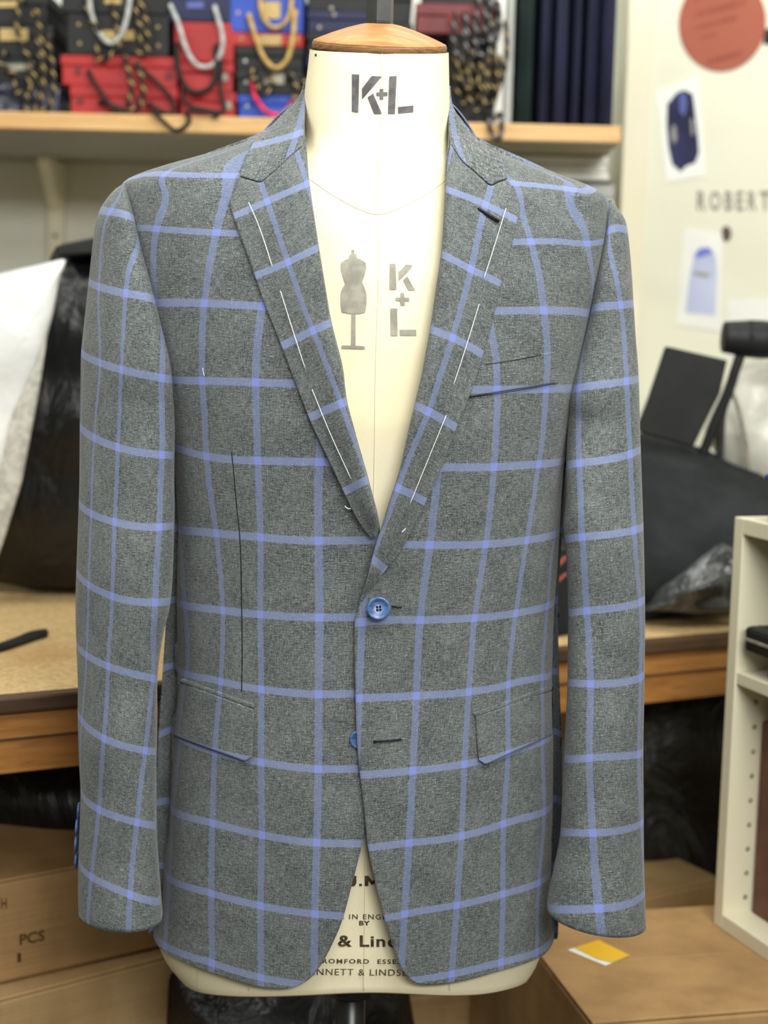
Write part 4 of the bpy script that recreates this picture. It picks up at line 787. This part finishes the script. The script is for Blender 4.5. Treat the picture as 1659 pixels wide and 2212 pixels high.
rope('flecked rope loop hanging over the shelf edge right of the collar', [(1062, 240), (1058, 272), (1070, 300), (1082, 296), (1084, 262), (1078, 242)], .0040, 'rope_fleckg', GR, YS-.010, .002)
# folders and cloth right of the stacks
wf = giftbox('paper_folder', 1076, -30, 1094, 0, YB-.02, .22, 'white', 'white card folder standing upright on the shelf beside the rope tangle', 'folder', None, 0, None, sht)
wg = giftbox('paper_folder', 1097, -30, 1114, 0, YB+.01, .22, 'grey', 'grey card folder standing beside the dark green cloth bolt', 'folder', None, 0, None, sht)
xs_ = [(1116, 1160, 'green'), (1160, 1197, 'navycloth'), (1196, 1232, 'navycloth'), (1231, 1262, 'navycloth'), (1260, 1298, 'navycloth'), (1296, 1336, 'navycloth')]
lbs = ['dark green cloth bolt standing on end on the shelf', 'navy cloth bolt next to the dark green bolt', 'second navy cloth bolt from the green one', 'middle navy cloth bolt of the five on the shelf', 'second navy cloth bolt from the shelf end', 'navy cloth bolt at the right end of the shelf']
for (xa_, xb_, mm), lb in zip(xs_, lbs):
    a, b = PX(xa_, 120, YB-.01), PX(xb_, 120, YB-.01); cx_ = float(a[0]+b[0])/2; rr = float(b[0]-a[0])/2*.97; prof = []
    n_ = 40; ang = np.arange(n_)/n_*2*math.pi; rad = np.sign(np.cos(ang))*np.abs(np.cos(ang))**.6*rr, np.sign(np.sin(ang))*np.abs(np.sin(ang))**.6*.11
    fold = 1+.05*np.sin(ang*5+cx_*90); ring_ = np.stack([cx_+rad[0]*1.0, YB+.10+rad[1]*fold, 0*ang], -1)
    rings = []
    for z_, f_ in ((sht, .02), (sht, .97), (sht+.004, 1), (sht+.15, 1), (sht+.30, 1), (sht+.38, .99), (sht+.385, .9), (sht+.385, .02)):
        q = ring_.copy(); q[:, 0] = cx_+(q[:, 0]-cx_)*f_; q[:, 1] = YB+.10+(q[:, 1]-YB-.10)*f_; q[:, 2] = z_; rings.append(q)
    tag(grid('cloth_bolt', np.array(rings), mm, None, closed=True), lb, 'fabric', 'cloth bolts standing on the shelf')
# cloth pile under the shelf on the right, on a low shelf
zl = float(PX(1240, 478, 1.30)[2]); xl0, xl1 = PX(820, 480, 1.2)[0], PX(1338, 480, 1.2)[0]
ls = thing('low_shelf', 'white lower shelf in the alcove hidden behind the right shoulder', 'shelf', (float(xl0+xl1)/2, 1.4, zl-.02))
box('board', xl0, xl1, 1.2, YW-.002, zl-.02, zl, 'mel', ls, .002)
for xk in (xl0+.02, xl1-.04): prism('bracket', [(xk, YW-.002, zl-.021), (xk, 1.3, zl-.021), (xk, YW-.002, zl-.12)], (.02, 0, 0), 'trim', ls)
z = zl; pr_ = [(1120, 1336, 428, 'cream', 'cream folded cloth at bottom of the pile under the shelf'), (1090, 1330, 396, 'grey', 'grey folded cloth in the pile beside the right shoulder'), (1130, 1322, 390, 'black', 'thin black slab standing in for the dark slit between the pale cloths in the pile'), (1110, 1316, 335, 'white', 'thick white folded cloth under the shelf end'), (1060, 1316, 312, 'beige', 'beige folded cloth on top of the pile just below the shelf')]  # black slab puts the shaded slit between cloths in as a solid
for xa_, xb_, yt, mm, lb in pr_:
    a, b = PX(xa_, 380, 1.24), PX(xb_, 380, 1.24); zt2 = float(PX(1240, yt, 1.24)[2]); h = zt2-z; t = thing('folded_cloth', lb, 'fabric', (float(a[0]+b[0])/2, 1.4, z), 'folded cloths under the shelf')
    nl = max(1, int(h/.014)); 
    for i in range(nl): box('fold', a[0]+.003*math.sin(i*2.1), b[0]-.004*abs(math.sin(i*1.7)), 1.24+.004*math.sin(i), 1.55, z+h*i/nl, z+h*(i+1)/nl, mm, t, min(.0055, h/nl*.45), 3)
    z = zt2
# things on the poster wall
def wsheet(name, poly, mat, label, cat, Y=YP-.001, d=.0008):
    o = flat(name, poly, Y, mat, None, d); return tag(o, label, cat)
YQ = YP-.0022
cp = PX(1560, 50, YP-.001); rr = float(PX(1654, 50, YP)[0]-PX(1466, 50, YP)[0])/2; rz = float(PX(1550, 50, YP)[2]-PX(1550, 154, YP)[2])
n_ = 72; po = [(cp[0]+rr*math.cos(i/n_*2*math.pi), YP-.001, cp[2]+rz*math.sin(i/n_*2*math.pi)) for i in range(n_)]
sg = tag(prism('round_notice', po, (0, -.002, 0), 'orange'), 'round terracotta card with dark lettering at the top of the poster wall', 'sign')
rl = np.random.RandomState(5)
for (x0, y0, L_, hgt) in ((1500, -10, 120, 13), (1502, 26, 105, 13), (1498, 56, 92, 11), (1514, 76, 28, 9), (1528, 128, 70, 12)):
    x = x0
    while x < x0+L_:
        wd = 4+rl.rand()*6; sl = -.26; y = y0+(x-x0)*sl+6
        flat('printed_letter', [(x, y-hgt/2), (x+wd, y-hgt/2+wd*sl), (x+wd, y+hgt/2+wd*sl), (x, y+hgt/2)], YP-.003, 'orange_ink', sg, .0004); x += wd+3
p1 = thing('photo_print', 'photo print showing a headless navy suit torso, pinned above the lettering', 'photo', tuple(PX(1475, 290, YP)))
flat('sheet', [(1418, 200), (1508, 160), (1524, 380), (1440, 394)], YP-.0006, 'photo', p1)
flat('suit_print', [(1441, 225), (1462, 200), (1478, 194), (1496, 203), (1500, 230), (1508, 300), (1510, 330), (1502, 352), (1484, 358), (1470, 371), (1452, 355), (1444, 320), (1440, 270)], YP-.0020, 'suit', p1, .0004)
flat('suit_highlight', [(1468, 204), (1481, 200), (1484, 225), (1478, 252), (1468, 240)], YP-.0025, 'suit_light', p1, .0003)
flat('hand_print', [(1452, 270), (1459, 272), (1462, 300), (1456, 312), (1450, 295)], YP-.0025, 'skin', p1, .0003); flat('hand_print', [(1492, 255), (1498, 258), (1500, 290), (1494, 292)], YP-.0025, 'skin', p1, .0003)
p2 = thing('photo_print', 'photo print showing a pale blue shirt shape, hung under the lettering', 'photo', tuple(PX(1515, 600, YP)))
flat('sheet', [(1476, 492), (1560, 505), (1556, 716), (1462, 702)], YP-.0006, 'photo', p2)
flat('shirt_print', [(1499, 548), (1512, 534), (1534, 535), (1546, 552), (1549, 590), (1545, 682), (1480, 676), (1488, 610)], YP-.0020, 'shirt', p2, .0004)
flat('collar_print', [(1501, 552), (1510, 538), (1530, 534), (1540, 546), (1530, 550), (1508, 558)], YP-.0025, 'collar_blue', p2, .0003); flat('pocket_print', [(1498, 586), (1533, 591), (1532, 600), (1498, 594)], YP-.0025, 'ink', p2, .0003)
lt = thing('wall_lettering', 'grey capital letters reading ROBERT on the cream wall', 'lettering', tuple(PX(1590, 436, YP)))
for ch, x0, x1 in (('R', 1506, 1525), ('O', 1533, 1557), ('B', 1566, 1583), ('E', 1591, 1607), ('R', 1616, 1634), ('T', 1641, 1664)): decal('letter', text2d(ch, x0, 413, x1, 455, bold=0.02), wall_map(YP, .0012), 'grey_ink', lt)
tag(decal('oval_mark', [[(1569+11*math.cos(a/24*6.283), 505+17*math.sin(a/24*6.283)) for a in range(24)]], wall_map(YP, .0012), 'brown_ink', None, 0), 'small dark brown oval mark on the wall under the lettering', 'mark')
wsheet('card_edge', [(1649, 62), (1700, 60), (1700, 98), (1649, 96)], 'black', 'black card at the right picture edge beside the round notice', 'card')
wsheet('wall_notice', [(1570, 650), (1720, 640), (1720, 760), (1570, 770)], 'photo', 'plain pale sheet on the wall behind the black lamp', 'paper')

# ------------------------------------------------------------------ workbench (runs away to the right)
BA = R_(27.0); e1 = np.array([math.cos(BA), math.sin(BA), 0]); e2 = np.array([-math.sin(BA), math.cos(BA), 0]); ZB = 0.90
b0 = PZ(168, 1491, ZB); lb_ = -1.0; 
def BM(u, v, z): return b0+e1*u+e2*v+np.array([0, 0, z-ZB])
bm_ = Matrix(((e1[0], e2[0], 0, b0[0]), (e1[1], e2[1], 0, b0[1]), (0, 0, 1, 0), (0, 0, 0, 1)))
bench = thing('workbench', 'long wooden workbench with chipboard top and dark edging crossing behind the jacket', 'table', tuple(BM(0, .45, 0)))
def bbox(name, u0, u1, v0, v1, z0, z1, mat, parent=bench, bev=.002): return box(name, u0, u1, v0, v1, z0, z1, mat, parent, bev, 2, bm_)
UR = 1.25
bbox('worktop', lb_, UR, .012, .82, ZB-.02, ZB, 'chip'); bbox('edging', lb_, UR, -.006, .012, ZB-.020, ZB+.001, 'nosing', bev=.004)
bbox('front_rail', lb_, UR, .004, .03, ZB-.092, ZB-.0205, 'bench'); bbox('rail_groove', lb_, UR, .001, .004, ZB-.052, ZB-.050, 'nosing', bev=0)
bbox('side_rail', UR-.03, UR, .03, .80, ZB-.092, ZB-.0205, 'bench')
for u, v in ((lb_+.02, .03), (UR-.09, .03), (lb_+.02, .74), (UR-.09, .74)): bbox('leg', u, u+.06, v+.002, v+.062, 0, ZB-.0205, 'bench')
# on the bench, left
pen = thing('marker_tool', 'black flat-ended tool lying on the chipboard bench top at left', 'tool', tuple(PZ(50, 1385, ZB+.004)))
pz = [PZ(x, y, ZB+.006) for x, y in ((-30, 1405), (0, 1398), (40, 1385), (70, 1374), (98, 1367))]
tube('handle', np.array(pz), [.0055, .006, .0065, .0075, .006], 'black', pen, 12, 30)
tube('tip', np.array([pz[0], pz[0]+(pz[0]-pz[1])*.5]), [.004, .001], 'metal', pen, 10)
ZBt = ZB+.001
def on_bench(x, y): return float(PZ(x, y, ZB)[1])
YL = on_bench(90, 1279)
tag(puffy('black_garment_bag', [(118, 530), (210, 512), (300, 520), (340, 700), (345, 1276), (90, 1280), (20, 1262), (-70, 1250), (-80, 900), (60, 700)], YL, .09, 'bag', n=120, crumple=.02, back=.12, seed=4, base=ZBt), 'glossy black garment bags standing on the bench behind the left sleeve', 'bag')
tag(puffy('white_garment_bag', [(-90, 618), (0, 590), (80, 572), (147, 556), (128, 600), (114, 680), (100, 730), (70, 860), (40, 970), (5, 1080), (-90, 1200)], YL-.13, .022, 'whitebag', n=110, crumple=.012, back=.02, seed=9), 'white poly garment bag leaning on the black bags at the left edge', 'bag')
wl = puffy('lace_cloth', [(94, 760), (103, 716), (90, 811), (71, 915), (47, 1043), (10, 1162), (-8, 1215), (-90, 1300), (-90, 1120), (5, 996), (24, 901), (60, 820)], YL-.152, .006, 'pattern', n=90, crumple=.004, back=.006, seed=3); tag(wl, 'strip of grey patterned lace along the lower edge of the white bag', 'cloth')
rk = thing('flat_case', 'flat black case lying across the top of the black bags', 'case', tuple(PX(170, 525, YL)))
prism('body', [PX(x, y, YL-.11) for x, y in ((118, 532), (215, 510), (330, 500), (330, 538), (215, 546), (124, 552))], (0, .12, 0), 'black', rk, .003)
# on the bench, right
YK = on_bench(1440, 1330)
tag(puffy('black_cloth_heap', [(1180, 980), (1300, 952), (1400, 940), (1480, 960), (1540, 975), (1600, 1010), (1660, 1030), (1720, 1080), (1720, 1200), (1600, 1285), (1450, 1310), (1380, 1310), (1200, 1320)], YK+.08, .14, 'cloth_black', n=120, crumple=.014, back=.10, seed=12, flat=.6, base=ZBt+.017, tilt=.5), 'heap of folded black cloth on the right end of the bench', 'cloth')
bp = thing('display_board', 'black board leaning upright behind the right sleeve on the cloth heap', 'board', tuple(PX(1480, 960, YK+.12)))
prism('panel', [PX(x, y, YK+.06) for x, y in ((1441, 748), (1572, 778), (1556, 850), (1498, 966), (1395, 938), (1376, 930), (1400, 870))], (0, .022, 0), 'black', bp, .003)
pl_ = [PZ(x, y, ZB+.0015) for x, y in ((1190, 1378), (1330, 1350), (1470, 1333), (1660, 1306), (1640, 1230), (1400, 1230), (1190, 1290))]
pl_ = [p for p in pl_]
tag(prism('black_cloth', pl_, (0, 0, .016), 'cloth_black', None, .004), 'black cloth lying flat along the bench edge under the heap', 'cloth')
cdx = tag(puffy('plastic_film', [(1376, 1318), (1400, 1306), (1420, 1275), (1470, 1240), (1520, 1200), (1560, 1170), (1620, 1200), (1620, 1316), (1500, 1326), (1440, 1320)], YK-.10, .035, 'film', n=100, rings=22, crumple=.035, back=.02, seed=21, freq=60, base=ZBt), 'crumpled clear plastic film at the front edge of the black cloth heap', 'film')
lm = thing('desk_lamp', 'black desk lamp head and arm above the cloth heap at the right edge', 'lamp', tuple(PX(1560, 960, YK+.1)))
Yl = YK+.10; pa, pb = PX(1563, 728, Yl), PX(1800, 745, Yl)
tube('head', np.array([pa, pa+(pb-pa)*.02, pa+(pb-pa)*.2, pa+(pb-pa)*.24, pa+(pb-pa)*.26, pb]), [.024, .0285, .030, .026, .026, .027], 'black', lm, 24, 40)
tube('arm', PX(np.array([1600, 1588, 1572, 1545, 1515]), np.array([765, 800, 850, 910, 990]), Yl), .008, 'black', lm, 10, 20)
tube('arm', PX(np.array([1575, 1560, 1555]), np.array([850, 900, 1010]), Yl+.02), .006, 'metal', lm, 10, 16)
for lb, pts in (('black cable hanging from the desk lamp, left one', [(1566, 880), (1552, 920), (1550, 965), (1562, 1020)]), ('grey cable hanging from the desk lamp, right one', [(1578, 840), (1594, 880), (1608, 940), (1622, 1015), (1640, 1060)])):
    q = np.array(pts, float); tag(tube('cable', PX(q[:, 0], q[:, 1], Yl+.03), .0038, 'black' if 'black' in lb else 'ink', None, 8, 24), lb, 'cable')
tag(puffy('clear_bag', [(1520, 930), (1560, 840), (1585, 790), (1640, 772), (1740, 770), (1760, 900), (1740, 1120), (1640, 1080), (1560, 1010)], Yl+.10, .05, 'translucent', n=90, crumple=.012, back=.05, seed=30, base=ZBt), 'pale translucent bag standing behind the lamp cables', 'bag')
dk = thing('printed_carton', 'dark printed carton on the bench seen between jacket and right sleeve', 'box', tuple(PX(1215, 1300, .5)))
Yc = on_bench(1215, 1372); pxbox('carton', 1120, 1183, 1300, 1372, Yc, .10, 'black', dk, .003); 
for a in ([(1205, 1214), (1220, 1200), (1226, 1204), (1210, 1222)], [(1202, 1252), (1222, 1236), (1226, 1240), (1206, 1258)]): flat('printed_mark', a, Yc, 'orange', dk)

# ------------------------------------------------------------------ floor-standing boxes and bags
def face_box(name, pTL, pTR, ztop, zbot, depth, mat, label, cat='box', grp=None, ang=None):
    """carton whose front top edge runs between two pixels lying on height ztop"""
    a, b = PZ(*pTL, ztop), PZ(*pTR, ztop); d = b-a; L = np.linalg.norm(d[:2]); d = d/np.linalg.norm(d); nrm = np.array([-d[1], d[0], 0])
    mt = Matrix(((d[0], nrm[0], 0, a[0]), (d[1], nrm[1], 0, a[1]), (0, 0, 1, 0), (0, 0, 0, 1)))
    t = thing(name, label, cat, (float(a[0]+d[0]*L/2+nrm[0]*depth/2), float(a[1]+d[1]*L/2+nrm[1]*depth/2), zbot), grp); h = ztop-zbot
    box('carton', 0, L, 0, depth, zbot, ztop-.004, mat, t, .004, 2, mt)
    box('flap', 0.001, L-.001, 0.001, depth/2-.002, ztop-.004, ztop, mat, t, .001, 1, mt); box('flap', 0.001, L-.001, depth/2+.002, depth-.001, ztop-.004, ztop, mat, t, .001, 1, mt)
    return t, mt, L
def facemap(mt):
    """pixels -> points on the carton front plane"""
    o = np.array(mt.translation); nn = np.array([mt[0][1], mt[1][1], 0])
    def f(co):
        d = ray(co[:, 0], co[:, 1]); t = ((o-CAM)@nn)/(d@nn); return CAM+d*t[:, None]-nn*.001
    return f
CA, mtA, _ = face_box('cardboard_box', (-160, 1932), (372, 1832), .655, .525, .5, 'card', 'cardboard carton with dark PCS lettering, upper of the two behind the left cuff', 'box', 'cartons under the bench')
decal('printed_lettering', text2d('PCS', 42, 2018, 96, 2042, rot=-0.2, bold=.02), facemap(mtA), 'tape', CA)
decal('printed_lettering', text2d('1', 37, 2058, 45, 2078, bold=.02), facemap(mtA), 'tape', CA); decal('printed_lettering', text2d('H', 2, 1940, 14, 1962, bold=.02), facemap(mtA), 'tape', CA)
CB, mtB, _ = face_box('cardboard_box', (-160, 2200), (416, 2050), .522, 0, .5, 'card2', 'large plain carton at lower left carrying the lettered carton', 'box', 'cartons under the bench')
# big carton lower right with the printed label
zc = .57; a = PZ(1278, 2209, zc); bk = PZ(1165, 2062, zc); d2 = (bk-a); L2 = float(np.linalg.norm(d2)); d2 /= L2; d1 = np.array([d2[1], -d2[0], 0])
mtC = Matrix(((d1[0], d2[0], 0, a[0]), (d1[1], d2[1], 0, a[1]), (0, 0, 1, 0), (0, 0, 0, 1)))
CC = thing('cardboard_box', 'wide cardboard carton at lower right with a yellow and white label on top', 'box', (float(a[0]+.3*d1[0]), float(a[1]+.3*d1[1]), 0))
box('carton', 0, .62, 0, L2+.12, 0, zc-.004, 'card', CC, .004, 2, mtC); box('flap', .001, .619, .001, L2*.5+.06-.001, zc-.004, zc, 'card', CC, .001, 1, mtC); box('flap', .001, .619, L2*.5+.061, L2+.119, zc-.004, zc, 'card', CC, .001, 1, mtC)
zmap = lambda co: PZ(co[:, 0], co[:, 1], zc+.0008)
lbz = decal('label', [[(1226, 2052), (1293, 2030), (1361, 2064), (1308, 2086)]], zmap, 'white', CC, 1)
decal('label_print', [[(1240, 2047), (1293, 2030), (1361, 2064), (1322, 2079), (1290, 2072), (1262, 2058)]], lambda co: PZ(co[:, 0], co[:, 1], zc+.0014), 'yellow', CC, 1)
CD, _, _ = face_box('cardboard_box', (1140, 1985), (1560, 1898), .515, 0, .25, 'card2', 'pale carton behind the labelled carton under the right cuff', 'box')
CE, _, _ = face_box('cardboard_box', (860, 2152), (1112, 2120), .36, 0, .3, 'card2', 'low carton in shadow seen below the dress form rim', 'box')
for nm, lb, poly, Y, th, sd in (('black_bag', 'black plastic bag wedged under the bench on the left', [(-220, 1620), (60, 1600), (200, 1590), (520, 1570), (530, 1850), (200, 1880), (60, 1915), (0, 1925), (-220, 1950)], .46, .10, 41), ('black_bag', 'black plastic bag enlarged as a dark backdrop for the shade under the bench between right cuff and white unit', [(1230, 1480), (1400, 1450), (1560, 1450), (1660, 1480), (1680, 1900), (1640, 1990), (1400, 1990), (1230, 1990)], .80, .10, 42),  # right bag is oversized so its black fills the shade under the bench
        ('black_bag', 'black plastic bag on the floor below the dress form', [(350, 2040), (600, 2020), (800, 2040), (880, 2120), (900, 2240), (900, 2400), (340, 2400), (340, 2200)], .34, .12, 43), ('black_bag', 'black bag added as a dark backdrop for the shade under the bench behind the dress form', [(330, 1560), (700, 1520), (1150, 1560), (1230, 1600), (1230, 2000), (900, 2060), (330, 2060)], .95, .14, 44)):  # last bag is added as a dark backdrop for the under-bench shade
    tag(puffy(nm, poly, Y, th, 'bag', n=100, crumple=.03, back=.12, seed=sd, freq=14, top=.80), lb, 'bag')

# ------------------------------------------------------------------ white shelving unit at the right edge, standing on the big carton
zt_u = float(PX(1588, 1120, .20)[2]); P0 = PZ(1541, 1995, zc); zt_u = CAM[2]-(CAM[2]-zc)*0.0
# height of the unit from its left front edge: same x,y, top pixel at y=1116
dd = ray(1590, 1116); tq = (P0[1]-CAM[1])/dd[1]; zt_u = float((CAM+dd*tq)[2])
P1 = PZ(1659, 2078, zc); ud = P1-P0; ud /= np.linalg.norm(ud); un = np.array([-ud[1], ud[0], 0])
mtU = Matrix(((ud[0], un[0], 0, P0[0]), (ud[1], un[1], 0, P0[1]), (0, 0, 1, zc), (0, 0, 0, 1)))
WU, DU, HU, tk = .46, .26, zt_u-zc, .020
un_ = thing('shelving_unit', 'white melamine shelving unit standing on the labelled carton at the right edge', 'shelf', (float(P0[0]+ud[0]*.2), float(P0[1]+ud[1]*.2), zc))
def ub(name, x0, x1, y0, y1, z0, z1, mat='mel', par=un_, bev=.0012): return box(name, x0, x1, y0, y1, z0, z1, mat, par, bev, 2, mtU)
sp_ = ub('side_panel', 0, tk, 0, DU, 0, HU); ub('side_panel', WU-tk, WU, 0, DU, 0, HU); ub('top_panel', tk, WU-tk, 0, DU, HU-tk, HU); ub('bottom_panel', tk, WU-tk, 0, DU, 0, tk)
hs = HU*(1-(1450-1116)/(1995-1116)); ub('shelf', tk, WU-tk, .002, DU-.006, hs-.008, hs+.008); ub('back_panel', tk, WU-tk, DU-.006, DU, tk, HU-tk)
for k in range(12):
    z_ = tk+.02+k*.032
    if abs(z_-hs) < .02 or z_ > HU-.04: continue
    for yy in (.032,): lathe('peg_hole', [(0, 0), (.0035, 0), (.0035, .0004), (0, .0005)], 'ink', sp_, 10, mtx=mtU @ Matrix.Translation((tk, yy, z_)) @ Matrix.Rotation(R_(90), 4, 'Y'))
fb = thing('leather_folder', 'dark brown leather folder standing in the lower bay of the white unit', 'folder', (float(P0[0]+ud[0]*.2), float(P0[1]+ud[1]*.2), zc+tk))
ub('cover', .030, .42, .040, .046, tk, hs-.055, 'leather', fb, .002); ub('cover', .030, .42, .075, .081, tk, hs-.055, 'leather', fb, .002); ub('spine', .026, .032, .040, .081, tk, hs-.055, 'leather', fb, .002); ub('pages', .034, .415, .047, .074, tk+.004, hs-.060, 'cream', fb, .001)
bt = thing('hole_punch', 'black metal desk tool poking out of the upper bay of the white unit', 'tool', (float(P0[0]+ud[0]*.2), float(P0[1]+ud[1]*.2), zc+hs))
zr = hs+.008; ub('base', .06, .36, .02, .10, zr, zr+.012, 'metal', bt, .003); ub('body', .034, .34, .0, .07, zr+.030, zr+.062, 'black', bt, .006); ub('post', .20, .24, .03, .06, zr+.012, zr+.031, 'metal', bt, .002); ub('trim_strip', .04, .33, -.0015, 0, zr+.044, zr+.048, 'ink', bt, .0005)
bc = thing('blue_tub', 'bright blue plastic tub standing on top of the white unit', 'tub', (float(P0[0]+ud[0]*.3), float(P0[1]+ud[1]*.3), zc+HU))
ub('tub', .062, .30, .005, .20, HU, HU+.052, 'bluepl', bc, .006); ub('lid', .058, .305, .001, .205, HU+.052, HU+.060, 'bluepl', bc, .003)
